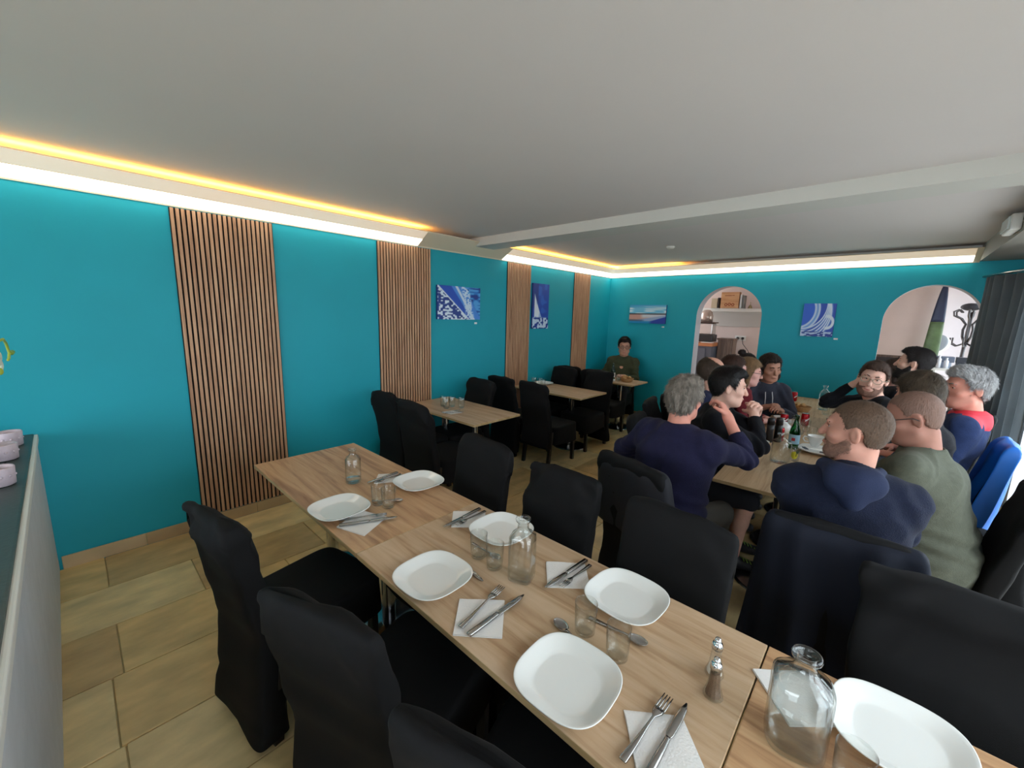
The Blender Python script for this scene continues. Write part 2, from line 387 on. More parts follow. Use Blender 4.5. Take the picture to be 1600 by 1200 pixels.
def vn(u, v, s, seed=0):
    rs = np.random.RandomState(seed); G = rs.rand(64, 64); x = u*s; y = v*s; xi = np.floor(x).astype(int); yi = np.floor(y).astype(int)
    fx = x-xi; fy = y-yi; fx = fx*fx*(3-2*fx); fy = fy*fy*(3-2*fy); g = lambda i, j: G[i % 64, j % 64]
    return (g(xi, yi)*(1-fx)+g(xi+1, yi)*fx)*(1-fy) + (g(xi, yi+1)*(1-fx)+g(xi+1, yi+1)*fx)*fy
def lay(base, mask, c):
    m = np.clip(mask, 0, 1)[:, None]; return base*(1-m)+np.array(c)/255.0*m
def st(x, w=0.02): return np.clip(x/w+0.5, 0, 1)
def paint_bow(u, v):
    c = np.tile(np.array([28, 120, 205])/255., (len(u), 1))
    n = vn(u*1.0, v*2.2, 9, 1)
    c = lay(c, st(n-0.55, .1)*.8, (90, 175, 235)); c = lay(c, st(0.30-n, .1), (18, 60, 150))
    d = v - (1.0 - 1.38*u)                                   # left of the hull: foam
    c = lay(c, st(-(d)), (20, 55, 140)); foam = st(vn(u, v, 22, 3)-0.52, .12)*st(-d); c = lay(c, foam, (225, 238, 250))
    hull = st(d, .02)*st(0.60+0.42*(1-v)-u, .02)
    c = lay(c, hull, (22, 78, 190)); c = lay(c, hull*st(u-(0.30+0.50*(1-v)), .02), (70, 140, 225)); c = lay(c, hull*st(0.03-np.abs(u-(0.42+0.42*(1-v))), .02), (215, 232, 250))
    edge = st(0.022-np.abs(d), .015); c = lay(c, edge*st(0.75-u, .05), (235, 244, 252))
    sp = st(0.09-np.abs(u-(0.62+0.14*(1-v))), .05)*st(vn(u, v, 30, 8)-0.45, .15); c = lay(c, sp, (210, 230, 250))
    return c
def paint_sail(u, v):
    c = np.tile(np.array([20, 70, 175])/255., (len(u), 1)); c = lay(c, st(vn(u, v*2, 5, 2)-.6, .2)*.7, (40, 105, 205)); c = lay(c, st(0.33-u, .05)*st(v-.45, .1)*.8, (30, 50, 130))
    s = st(u-(0.10+0.0*v), .03)*st((0.82-0.95*np.clip(v, 0, .8)**0.75)+0.02-u+0.05, .04)*st(.78-v, .03)
    c = lay(c, s, (225, 236, 248)); c = lay(c, s*st(vn(u, v*.4, 12, 5)-.6, .1)*.6, (120, 165, 225))
    w = st(.25-v, .03); c = lay(c, w, (22, 60, 150)); c = lay(c, w*st(vn(u, v*2, 11, 7)-.5, .1), (205, 225, 245)); return c
def paint_beach(u, v):
    c = lay(np.tile(np.array([20, 130, 190])/255., (len(u), 1)), st(.92-v+.12*u, .3), (110, 190, 225)); c = lay(c, st(vn(u*.6, v*3, 6, 3)-.45, .25)*st(v-.48, .05)*st(.86-v, .2), (225, 238, 244))
    c = lay(c, st(.49-v, .03), (196, 150, 140)); c = lay(c, st(.5-v, .02)*st(u-.35, .1)*st(v-.3, .1)*.8, (205, 220, 235)); c = lay(c, st(.03-np.abs(v-.50-.02*u), .02), (40, 34, 46))
    b = st((0.10+.36*u)-v, .06)*st(u-.2, .2); c = lay(c, b, (150, 170, 205)); c = lay(c, st((-.25+.62*u)-v, .05), (30, 60, 160)); c = lay(c, st(.12-v, .05)*st(.6-u, .1), (30, 140, 195)); c = lay(c, st(.2-v, .06)*st(.4-u, .1)*st(v-.1, .03)*.7, (60, 90, 120)); return c
def paint_spin(u, v):
    c = np.tile(np.array([24, 70, 180])/255., (len(u), 1))
    r = np.hypot(u+0.15, (v-0.80)*1.0)
    c = lay(c, st(.52-r, .03), (30, 95, 210)); c = lay(c, st(.09-np.abs(r-.60), .03), (205, 220, 245)); c = lay(c, st(.03-np.abs(r-.60), .02), (120, 165, 225))
    for k in range(5):
        q = np.hypot(u-(.02-.02*k), (v-.95+.06*k)); R_ = .72+.055*k
        c = lay(c, st(.018-np.abs(q-R_), .012)*st(.98-u, .03)*st(v-.12, .05), (225, 234, 250)); c = lay(c, st(.014-np.abs(q-R_-.03), .012)*st(v-.14, .05), (110, 150, 215))
    c = lay(c, st(.045-np.abs(np.hypot(u-.78, v-.44)-.18), .03)*st(u-.72, .1), (228, 236, 250))
    w = st(.15-v, .02); c = lay(c, w, (24, 60, 150)); c = lay(c, w*st(vn(u, v*2.5, 12, 4)-.52, .1), (190, 212, 240)); return c
canvas('sea_painting', 'blue painting of a sailboat bow cutting foam, landscape format', 3.192, 1.865, 0.655, 0.385, 'y', paint_bow)
canvas('sea_painting', 'tall narrow blue painting of a white sail', 4.732, 1.875, 0.37, 0.645, 'y', paint_sail)
canvas('sea_painting', 'wide painting of a beach under cloudy sky, by the corner', 0.754, 1.812, 0.65, 0.312, 'x', paint_beach)
canvas('sea_painting', 'upright blue painting of a billowing white spinnaker between the arches', 3.122, 1.782, 0.345, 0.43, 'x', paint_spin)
for i, (ax, a, z, l) in enumerate([('y', 3.475, 1.628, 'small white price tag under the bow painting'), ('y', 4.925, 1.611, 'small white price tag beside the tall sail painting'),
        ('x', 1.037, 1.605, 'small white price tag under the beach painting'), ('x', 3.335, 1.545, 'small white price tag under the spinnaker painting')]):
    b = boxm(0, 0.003, -0.022, 0.022, -0.011, 0.011, bev=0.001)
    tag(obj('price_tag', b, M_PAPER, None, (0.001, a, z) if ax == 'y' else (a, D-0.001, z)), l, 'price tag', 'price tags').rotation_euler = (0, 0, 0 if ax == 'y' else -PI/2)
# ------------------------------------------------------------------ tables
def make_table(label, x0, x1, y0, y1, rz=0, group=None, posts=2, top=None):
    cx, cy = (x0+x1)/2, (y0+y1)/2; w, d = x1-x0-0.004, y1-y0
    t = thing('dining_table', label, 'table', (cx, cy, 0), rz, group)
    long_x = w >= d
    b = boxm(-w/2, w/2, -d/2, d/2, 0.728, 0.75, bev=0.0025)
    me = obj('tabletop', b, [top or M_OAK, M_OAKE] if long_x else [M_OAKY, M_OAKE], t).data
    for p in me.polygons:
        if abs(p.normal.z) < 0.5: p.material_index = 1
    L = w if long_x else d
    for s in ((-1, 1) if posts == 2 else (0,)):
        off = s*(L/2-0.34); px, py = (off, 0) if long_x else (0, off)
        obj('post', move(lathe([(0.038, 0.012), (0.038, 0.70)], 24), (px, py, 0)), M_CHROME, t, smooth=False)
        obj('base', move(lathe([(0.225, 0.0), (0.225, 0.006), (0.20, 0.012), (0.06, 0.024), (0.045, 0.03)], 40), (px, py, 0)), M_BASE, t, smooth=True)
        obj('bracket', boxm(px-0.16, px+0.16, py-0.16, py+0.16, 0.70, 0.729, bev=0.003), M_LEG, t)
    return t
M_OAKY = wood('light_oak_laminate_crosswise', srgb(208, 178, 142), srgb(192, 160, 122), srgb(158, 122, 84), 'y')
M_BASE = mat('polished_steel_base', (0.30, 0.31, 0.32, 1), 0.2, 1.0)
make_table('laid oak table at the far end of the foreground row, by the slatted wall', 0.936, 2.322, 0.713, 1.384, group='foreground row of oak tables', top=M_OAKW)
make_table('laid oak table in the middle of the foreground row, with shakers', 2.322, 3.690, 0.713, 1.384, group='foreground row of oak tables')
make_table('oak table at the bottom right corner of the view under the water bottle', 3.690, 4.86, 0.713, 1.384, group='foreground row of oak tables', top=M_OAKW)
make_table('oak table against the teal wall between widest panel and bow painting', 0.02, 1.185, 2.40, 3.03, group='oak tables along the slatted wall')
make_table('oak table against the teal wall below the tall sail painting', 0.02, 1.165, 4.17, 4.80, group='oak tables along the slatted wall')
make_table('oak table in the room corner with bread basket and green bottle', 0.02, 1.13, 5.60, 6.14, group='oak tables along the slatted wall')
BZ = 0.045                                        # the long party table stands slightly askew
def bt(s, t):                                     # along / across the party table -> world
    e = Vector((-math.sin(BZ), math.cos(BZ))); r = Vector((math.cos(BZ), math.sin(BZ)))
    p = Vector((3.126, 2.70)) + e*s + r*t; return p.x, p.y
for k, lab in enumerate(['near oak table of the long party row, with glass carafe', 'middle oak table of the long party row, with cans', 'far oak table of the long party row by the back wall']):
    cx, cy = bt(1.315*k+0.656, 0.35)
    make_table(lab, cx-0.35, cx+0.35, cy-0.654, cy+0.654, BZ, 'long party row of oak tables')

# ------------------------------------------------------------------ covered chairs
def rrect(w, d, n=48, e=5.0):
    a = np.linspace(0, 2*PI, n, endpoint=False); c, s = np.cos(a), np.sin(a)
    return np.stack([np.sign(c)*np.abs(c)**(2/e)*w/2, np.sign(s)*np.abs(s)**(2/e)*d/2], 1)
def cover_back(seed, sag=0.02, bag=0.0, w0=0.425, hem=0.05, amp=1.0, top=1.0, flare=0.05, thick=0.07):
    rs = np.random.RandomState(seed); rings = []; n = 56
    zs = list(np.linspace(hem, 0.46, 9)) + list(np.linspace(0.50, top-0.05, 16)) + [top-0.03, top-0.015, top-0.005, top]
    for z in zs:
        q = max(0, (z-0.45)/0.55); f = max(0, (0.46-z)/0.46)
        w = w0*(1+0.03*q) + flare*f; d = thick+0.03*(1-q) + 0.02*f + bag*math.exp(-((z-top+0.12)/0.06)**2)
        k = 1.0 if z <= top-0.04 else math.sqrt(max(0.02, 1-((z-top+0.04)/0.045)**2)) if z < top else 0.30
        kd = k; kw = 1-(1-k)*0.13
        r = rrect(w*kw, d*kd, n, 5.5 if z < top-0.05 else 4)
        y = -0.235 - 0.105*q - 0.035*f
        zz = np.full(n, z)
        if z > top-0.15:
            u = r[:, 0]/(w/2); zz = zz - sag*np.abs(u)**3.5*(1-rs.uniform(0, .1)) - 0.010*(u*math.sin(seed)) + 0.004*np.sin(u*7+seed)
        if z < hem+0.03: zz = zz + 0.012*np.sin(r[:, 0]*9+seed)
        P = np.stack([r[:, 0], r[:, 1]+y, zz], 1)
        nrm = r/np.maximum(1e-6, np.linalg.norm(r/np.array([w/2, d/2]), axis=1))[:, None]
        sgn = np.sign(r)*np.array([0.5, 1.0])
        a = amp*(0.006+0.012*max(0, (z-top+0.34)/0.34)**1.2+0.008*f)
        if z > top-0.045: a *= 0.45
        dsp = fold(P*np.array([1.0, 1.0, 2.6])+np.array([0, 0, 0.9*P[:, 0:1].mean()]) , seed, 5.5)
        dg = np.sin((P[:, 2]*34 + np.abs(P[:, 0])*42)+seed*1.7)*max(0, (z-top+0.25)/0.25)*0.5
        P[:, :2] += sgn*(a*(dsp+dg))[:, None]
        rings.append(P)
    return ringmesh(rings)
def cover_seat(seed, drop=0.2, w=0.45):
    rings = []; n = 56
    for z, k in [(0.47-drop, 1.03), (0.38, 1.015), (0.44, 1.005), (0.462, 0.995), (0.472, 0.97), (0.476, 0.9), (0.478, 0.5), (0.479, 0.1)]:
        r = rrect(w*k, 0.475*k, n, 7.0); r[:, 1] += 0.055
        P = np.stack([r[:, 0], r[:, 1], np.full(n, z)], 1)
        if z < 0.45: P[:, 2] += 0.012*np.sin(P[:, 0]*14+seed)+0.01*np.sin(P[:, 1]*11+seed*2); P[:, :2] *= (1+0.012*fold(P, seed, 8))[:, None]
        rings.append(P)
    return ringmesh(rings, cap0=False)
CH = {}
def chair_meshes(seed, **kw):
    key = (seed, tuple(sorted(kw.items())))
    if key not in CH:
        CH[key] = (cover_back(seed, **kw), cover_seat(seed))
        a, b = CH[key]; m1 = bpy.data.meshes.new('backrest_cover'); a.to_mesh(m1); a.free(); m2 = bpy.data.meshes.new('seat_cover'); b.to_mesh(m2); b.free()
        for m in (m1, m2): m.materials.append(M_BLACK); m.polygons.foreach_set('use_smooth', [True]*len(m.polygons))
        CH[key] = (m1, m2)
    return CH[key]
LEGM = []
def chair(x, y, rz, label, seed=1, group=None, **kw):
    t = thing('covered_chair', label, 'chair', (x, y, 0), rz, group)
    a, b = chair_meshes(seed, **kw); obj('backrest_cover', a, None, t); obj('seat_cover', b, None, t)
    if not LEGM:
        for sx in (-1, 1):
            for sy in (0.24, -0.20):
                bm = bmesh.new(); tb = 0.0 if sy > 0 else -0.05
                v = [bm.verts.new((sx*0.185+i*0.018, sy+j*0.018+(tb if z == 0 else 0), z)) for z in (0, 0.42) for i, j in ((-1, -1), (1, -1), (1, 1), (-1, 1))]
                for q in ((3, 2, 1, 0), (4, 5, 6, 7), (0, 1, 5, 4), (1, 2, 6, 5), (2, 3, 7, 6), (3, 0, 4, 7)): bm.faces.new([v[k] for k in q])
                d = bpy.data.meshes.new('leg'); bm.normal_update(); bm.to_mesh(d); bm.free(); d.materials.append(M_LEG); LEGM.append(d)
    for d in LEGM: obj('leg', d, None, t)
    return t
G1 = 'black covered chairs on the near side of the foreground row'; G2 = 'black covered chairs on the far side of the foreground row'; G3 = 'black covered chairs along the slatted wall'; G4 = 'black covered chairs around the party table'
chair(1.986, 0.609, 0.19, 'black fabric covered chair nearest the low partition, with baggy top, pulled out', 3, G1, bag=0.022, amp=1.5, w0=0.375)
chair(2.736, 0.676, 0.288, 'black covered chair at the bottom of the view, second along the near side', 5, G1, amp=0.9, w0=0.44)
chair(3.325, 0.734, 0.29, 'black covered chair cut by the bottom frame edge, with only its rounded top showing', 8, G1, amp=0.6, w0=0.42)
chair(2.12, 1.32, PI, 'black covered chair across from the pulled out one, left end of far side', 11, G2, amp=0.7)
chair(2.72, 1.27, PI-0.03, 'black covered chair with deep diagonal creases, directly beyond the square bottle', 13, G2, amp=1.9, sag=0.03)
chair(3.32, 1.24, PI, 'black covered chair on the far side, between the creased chair and the draped navy coat', 17, G2, amp=0.8)
chair(4.13, 1.34, PI-0.0, 'widest looking black covered chair at the right edge behind the last plate', 19, G2, amp=1.8, sag=0.015, w0=0.50)
chair(0.40, 2.29, 0.0, 'black covered chair touching the teal wall beside the widest slat panel', 23, G3)
chair(0.93, 2.24, 0.05, 'black covered chair with bunched top at the near side of the nearest wall table', 27, G3, bag=0.02, amp=1.5)
chair(0.42, 2.80+0.06, PI, 'black covered chair on the far side of the nearest wall table', 29, G3)
chair(0.42, 3.86, 0.0, 'black covered chair under the bow painting, nearer the wall', 31, G3)
chair(0.96, 3.83, 0.0, 'black covered chair with legs showing, on the near side of the middle wall table', 33, G3, hem=0.24, w0=0.40)
chair(0.36, 4.62, PI, 'black covered chair under the tall sail painting, far side of middle table', 37, G3)
cj = chair(0.93, 4.66, PI, 'black covered chair with a dark jacket hanging, far side of middle wall table', 39, G3)
chair(0.33, 5.44, 0.0, 'black covered chair before the farthest slat panel, by the wall', 41, G3)
chair(0.80, 5.40, 0.0, 'black covered chair facing the man in the corner', 43, G3, hem=0.22, w0=0.42)

# ------------------------------------------------------------------ jackets hung on chairs
def draped(name, label, x, y, rz, w=0.5, z0=0.28, z1=1.0, thick=0.13, m=None, seed=1, amp=0.02, cat='jacket', hemdrop=0.10, flare=0.05, lean=0.105, ybase=-0.235):
    rings = []; n = 96
    zs = np.concatenate([np.linspace(z0, z1-0.06, 26), [z1-0.03, z1-0.012, z1-0.002, z1+0.002]])
    for z in zs:
        q = (z-z0)/(z1-z0); qq = max(0, (z-0.45)/0.55)
        k = 1.0 if z < z1-0.045 else [0.88, 0.66, 0.4, 0.12][min(3, int(np.searchsorted([z1-0.03, z1-0.012, z1-0.002, z1+0.002], z-1e-6)))]
        r = rrect((w+flare*(1-q))*(1-(1-k)*0.16), (thick+0.03*(1-q))*k, n, 4.5)
        a = np.arctan2(r[:, 1], r[:, 0]); rs = np.random.RandomState(seed)
        fo = np.zeros(n)
        for i in range(7): fo += np.sin(r[:, 0]*rs.uniform(16, 62)+rs.uniform(0, 6)+z*rs.uniform(-7, 7))*rs.uniform(.3, 1)
        fo *= amp*0.42*(1-0.62*q)
        P = np.stack([r[:, 0]*(1+0.1*fo), r[:, 1]+ybase-lean*qq+np.sign(r[:, 1])*fo*(k if k < 1 else 1), np.full(n, z)], 1)
        if q < 0.10: P[:, 2] += hemdrop*np.sin(r[:, 0]*6+seed)*(0.1-q)*6
        rings.append(P)
    bm = ringmesh(rings, cap0=False)
    o = obj(name, bm, m, None, (x, y, 0), smooth=True); o.rotation_euler = (0, 0, rz)
    return tag(o, label, cat)
M_NAVYJ = mat('dark_navy_jacket_cloth', (0.0085, 0.0105, 0.019, 1), 0.8, bump=0.1, bs=300, spec=0.2)
M_BLUEJ = mat('bright_blue_nylon', srgb(22, 110, 205), 0.45, bump=0.05, bs=100)
M_BLACKJ = mat('black_jacket_cloth', (0.011, 0.011, 0.016, 1), 0.8)

# ------------------------------------------------------------------ tableware
def loft_sq(levels, n=72, e=2.9):
    rings = []
    for w, z in levels: r = rrect(w, w, n, e); rings.append(np.stack([r[:, 0], r[:, 1], np.full(n, z)], 1))
    return rings
def mesh_of(name, bm, m, smooth=True):
    d = bpy.data.meshes.new(name); bm.normal_update(); bm.to_mesh(d); bm.free()
    for k in (m if isinstance(m, (list, tuple)) else [m]): d.materials.append(k)
    if smooth: d.polygons.foreach_set('use_smooth', [True]*len(d.polygons))
    return d
def plate_mesh(s=1.0):
    L = [(0.10, 0.0), (0.15, 0.0), (0.165, 0.006), (0.256, 0.024), (0.269, 0.0275), (0.270, 0.0300), (0.265, 0.0305), (0.252, 0.0265), (0.190, 0.0125), (0.176, 0.0085)]
    rings = loft_sq([(w*s, z) for w, z in L])
    for w, z, e in ((0.165, 0.0078, 2.6), (0.12, 0.0072, 2.0), (0.03, 0.007, 2.0)):
        r = rrect(w*s, w*s, 72, e); rings.append(np.stack([r[:, 0], r[:, 1], np.full(72, z)], 1))
    return mesh_of('square_plate', ringmesh(rings), M_PORC)
PLATE = plate_mesh()
TZ = 0.7508
def plate(x, y, label, rz=0.0):
    o = obj('square_plate', PLATE, None, None, (x, y, TZ)); o.rotation_euler = (0, 0, rz)
    return tag(o, label, 'plate', 'white square plates on the foreground row')
plate(1.925, 0.825, 'white square plate near the slat panel, left side of the far table', 0.05)
plate(1.925, 1.295, 'white square plate on the right side of the far table, beyond the far glasses', -0.03)
plate(2.690, 0.835, 'white square plate on the near side of the seam between tables', 0.03)
plate(2.640, 1.258, 'white square plate partly behind the square empty bottle', 0.0)
plate(3.312, 0.830, 'white square plate largest in the view, at the bottom centre', 0.04)
plate(3.272, 1.250, 'white square plate behind the near pair of glasses, right of a napkin with cutlery', -0.04)
plate(3.985, 1.262, 'white square plate at the bottom right corner, beside the water bottle', 0.0)
def napkin(pts, label, seed):
    rs = np.random.RandomState(seed); bm = bmesh.new(); c = np.mean(np.array(pts), 0)
    n = 9
    for layer in range(2):
        off = rs.uniform(-0.003, 0.003, 2)*layer; z = TZ+0.0012+0.0012*layer; G = []
        for i in range(n):
            row = []
            for j in range(n):
                u, v = i/(n-1), j/(n-1)
                p = (1-u)*(1-v)*np.array(pts[0])+u*(1-v)*np.array(pts[1])+u*v*np.array(pts[2])+(1-u)*v*np.array(pts[3])
                k = 1-0.02*layer; p = c+(p-c)*k+off
                w = 0.0012*(np.sin(u*9+seed)+np.sin(v*8+seed*2)+2)*0.5
                row.append(bm.verts.new((p[0]-c[0], p[1]-c[1], z+w*layer+0.0004)))
            G.append(row)
        for i in range(n-1):
            for j in range(n-1): bm.faces.new((G[i][j], G[i+1][j], G[i+1][j+1], G[i][j+1]))
    bmesh.ops.recalc_face_normals(bm, faces=bm.faces)
    r = bmesh.ops.extrude_face_region(bm, geom=list(bm.faces))
    for v in [g for g in r['geom'] if isinstance(g, bmesh.types.BMVert)]: v.co.z -= 0.0011
    bmesh.ops.recalc_face_normals(bm, faces=bm.faces)
    o = obj('paper_napkin', bm, M_PAPER, None, (c[0], c[1], 0), smooth=False)
    return tag(o, label, 'napkin', 'white paper napkins')
napkin([(2.067, .745), (2.225, .800), (2.140, .965), (1.985, .905)], 'white paper napkin under the cutlery beside the first plate of the far table', 1)
napkin([(1.735, 1.115), (1.625, 1.205), (1.715, 1.315), (1.81, 1.23)], 'white paper napkin showing behind the far right plate', 2)
napkin([(2.843, .837), (2.962, .945), (3.075, .815), (2.955, .715)], 'white diamond turned paper napkin at the centre of the near edge', 3)
napkin([(2.321, 1.232), (2.440, 1.345), (2.55, 1.235), (2.437, 1.126)], 'white paper napkin at the seam of the first two tables, far side', 4)
napkin([(2.925, 1.229), (3.048, 1.332), (3.147, 1.215), (3.027, 1.107)], 'white paper napkin right of the square empty bottle', 5)
napkin([(3.462, .868), (3.578, .958), (3.69, .840), (3.56, .745)], 'white paper napkin at the bottom edge left of the table seam', 6)
napkin([(3.674, 1.244), (3.790, 1.345), (3.900, 1.23), (3.785, 1.12)], 'white paper napkin behind the bottle filled with water', 7)
# cutlery (local: handle end at origin side -y, tip +y, lying flat)
def strip(profile, thick, zf=lambda y: 0):
    bm = bmesh.new(); R = []
    for y, w in profile:
        z = zf(y); R.append([bm.verts.new(q) for q in ((-w, y, z), (w, y, z), (w*0.8, y, z+thick), (-w*0.8, y, z+thick))])
    for a, b in zip(R[:-1], R[1:]):
        for i in range(4): bm.faces.new((a[i], b[i], b[(i+1) % 4], a[(i+1) % 4]))
    bm.faces.new(R[0][::-1]); bm.faces.new(R[-1]); bmesh.ops.recalc_face_normals(bm, faces=bm.faces); return bm
def fork_mesh():
    zf = lambda y: 0.002+0.006*math.exp(-((y-0.03)/0.05)**2)
    a = strip([(-0.105, 0.008), (-0.10, 0.0095), (-0.06, 0.0075), (0.0, 0.004), (0.03, 0.0035), (0.042, 0.009), (0.05, 0.0125), (0.062, 0.013)], 0.0028, zf)
    for i in range(4):
        x = -0.0105+0.007*i; a = join(a, move(strip([(0.060, 0.0024), (0.085, 0.0021), (0.108, 0.0010)], 0.0024, lambda y: zf(y)+0.10*(y-0.06)*(y > .06)), (x, 0, 0)))
    return mesh_of('fork', a, M_STEEL)
def knife_mesh():
    a = strip([(-0.115, 0.008), (-0.11, 0.0095), (-0.05, 0.0085), (-0.005, 0.0065), (0.0, 0.006)], 0.006, lambda y: 0.001)
    b = strip([(0.0, 0.006), (0.01, 0.009), (0.06, 0.0105), (0.095, 0.008), (0.115, 0.002)], 0.0018, lambda y: 0.003)
    return mesh_of('knife', join(a, b), M_STEEL)
def spoon_mesh():
    a = strip([(-0.10, 0.007), (-0.095, 0.0085), (-0.04, 0.006), (0.03, 0.0035), (0.045, 0.004)], 0.0028, lambda y: 0.003+0.004*math.exp(-((y-0.03)/0.04)**2))
    bm = bmesh.new(); bmesh.ops.create_uvsphere(bm, u_segments=20, v_segments=12, radius=1)
    bmesh.ops.delete(bm, geom=[v for v in bm.verts if v.co.z > 0.05], context='VERTS')
    bm.transform(Matrix.Translation((0, 0.068, 0.0095)) @ Matrix.Diagonal((0.020, 0.032, 0.008, 1)))
    r = bmesh.ops.solidify(bm, geom=list(bm.faces), thickness=0.0012)
    return mesh_of('spoon', join(a, bm), M_STEEL)
FORK, KNIFE, SPOON = fork_mesh(), knife_mesh(), spoon_mesh()
def cut(me, hx, hy, tx, ty, label, group, z=0.0065):
    L = math.hypot(tx-hx, ty-hy); rz = math.atan2(-(tx-hx), ty-hy)
    o = obj(me.name.split('.')[0], me, None, None, ((hx+tx)/2, (hy+ty)/2, TZ+z)); o.rotation_euler = (0, 0, rz)
    s = L/0.215; o.scale = (s, s, s) if 0.8 < s < 1.25 else (1, 1, 1)
    return tag(o, label, me.name.split('.')[0], group)
GC = 'steel cutlery on the foreground row'
cut(FORK, 2.953, .745, 2.915, .98, 'steel fork on the diamond turned napkin at the centre of the near edge', GC)
cut(KNIFE, 2.995, .754, 2.998, .998, 'steel knife on the diamond turned napkin at the centre of the near edge', GC)
cut(KNIFE, 2.407, 1.331, 2.421, 1.10, 'steel knife on the napkin at the table seam, far side', GC)
cut(FORK, 2.443, 1.345, 2.455, 1.14, 'steel fork on the napkin at the table seam, far side', GC)
cut(KNIFE, 3.042, 1.34, 3.028, 1.10, 'steel knife on the napkin right of the square bottle', GC)
cut(FORK, 3.072, 1.335, 3.070, 1.135, 'steel fork on the napkin right of the square bottle', GC)
cut(FORK, 3.520, .745, 3.536, .975, 'steel fork at the bottom edge of the view, tines towards the shakers', GC)
cut(KNIFE, 3.575, .76, 3.577, .985, 'steel knife at the bottom edge of the view, right of its fork', GC)
cut(FORK, 2.02, .775, 2.135, .965, 'steel fork on the napkin beside the first plate of the far table', GC)
cut(KNIFE, 2.075, .765, 2.185, .985, 'steel knife on the napkin beside the first plate of the far table', GC)
cut(FORK, 1.73, 1.30, 1.755, 1.11, 'steel fork on the napkin behind the far right plate', GC)
cut(KNIFE, 1.695, 1.29, 1.715, 1.09, 'steel knife on the napkin behind the far right plate', GC)
cut(SPOON, 1.93, 0.99, 2.045, 1.12, 'steel spoon right of the far pair of glasses', GC, 0.0)
cut(KNIFE, 2.62, 0.985, 2.825, .962, 'steel knife half hidden behind the plate at the seam', GC, 0.0)
cut(SPOON, 2.60, 1.105, 2.79, 1.105, 'steel spoon beneath the middle pair of glasses', GC, 0.0)
cut(SPOON, 3.30, 0.955, 3.185, 0.985, 'steel spoon half hidden behind the largest plate', GC, 0.0)
cut(SPOON, 3.215, 1.085, 3.425, 1.110, 'steel spoon lying behind the near pair of glasses', GC, 0.0)
# drinking glasses
def tumbler_mesh(r=0.036, h=0.108):
    p = [(0.0005, 0.0), (r*0.72, 0.0), (r*0.88, 0.006), (r*0.93, 0.03), (r*1.0, h-0.001), (r*0.985, h), (r*0.955, h-0.002), (r*0.885, 0.03), (r*0.8, 0.013), (r*0.4, 0.010), (0.0005, 0.010)]
    return mesh_of('drinking_glass', lathe(p, 40, cap0=False, cap1=False), M_GLASS)
TUM = tumbler_mesh()
def glass(x, y, label, g='drinking glasses on the foreground row', me=None):
    return tag(obj('drinking_glass', me or TUM, None, None, (x, y, TZ)), label, 'glass', g)
glass(1.985, 1.005, 'clear tumbler of the far pair, left one, beside the first plate')
glass(2.050, 1.025, 'clear tumbler of the far pair, right one, next to the spoon')
glass(2.700, 1.060, 'clear tumbler of the middle pair, left one')
glass(2.800, 1.055, 'clear tumbler of the middle pair, beside the square empty bottle')
glass(3.245, 1.022, 'clear tumbler of the near pair, left one, behind the largest plate')
glass(3.368, 1.006, 'clear tumbler of the near pair, right one')
glass(3.905, 1.045, 'clear tumbler cut by the bottom edge, in front of the last plate')
# bottles / carafes
def bottle(x, y, label, r, h, sqe=None, water=0.0, rz=0.3, scale=1.0, m=None, cat='carafe', g=None, name='glass_carafe', z=TZ, neck=0.016):
    t = thing(name, label, cat, (x, y, z), rz, g); sh = h*0.70
    sq = (lambda zz: (sqe if zz < sh-0.005 else 2.0 + (sqe-2)*max(0, 1-(zz-sh+0.005)/0.02))) if sqe else None
    out = [(0.002, 0.001), (r*0.86, 0.0), (r*0.97, 0.004), (r, 0.014), (r, sh*0.9), (r*0.985, sh), (r*0.84, sh+h*0.055), (r*0.52, sh+h*0.10), (neck*1.06, sh+h*0.135), (neck, sh+h*0.17), (neck, h*0.93), (neck*1.35, h*0.945), (neck*1.42, h*0.97), (neck*1.3, h*0.995), (neck*1.05, h), (neck*0.85, h*0.97)]
    inn = [(neck*0.84, sh+h*0.17), (r*0.5, sh+h*0.085), (r*0.93, sh-0.004), (r*0.94, 0.016), (r*0.85, 0.008), (0.002, 0.007)]
    obj('glass_body', lathe(out+inn, 44, cap0=False, cap1=False, sq=sq), m or M_GLASSG, t, smooth=True)
    if water:
        wz = h*water; rr = r*0.93
        pr = [(0.002, 0.009), (rr*0.9, 0.010), (rr, 0.018)]
        if wz < sh: pr += [(rr, wz), (0.002, wz)]
        else: pr += [(rr, sh-0.006), (r*0.5, wz), (0.002, wz)]
        obj('water', lathe(pr, 44, cap0=False, cap1=False, sq=sq), M_WATER, t, smooth=True)
    return t
bottle(1.625, 1.045, 'small round clear glass carafe nearly empty on the far table', 0.044, 0.205, None, 0.12, neck=0.017)
bottle(2.918, 1.085, 'tall square clear glass bottle standing empty at mid table', 0.0465, 0.25, 5.0, 0.0, rz=0.35, neck=0.021)
bottle(3.797, 1.085, 'large clear glass bottle filled with water at the bottom right', 0.062, 0.245, 3.0, 0.66, rz=0.2, neck=0.022)
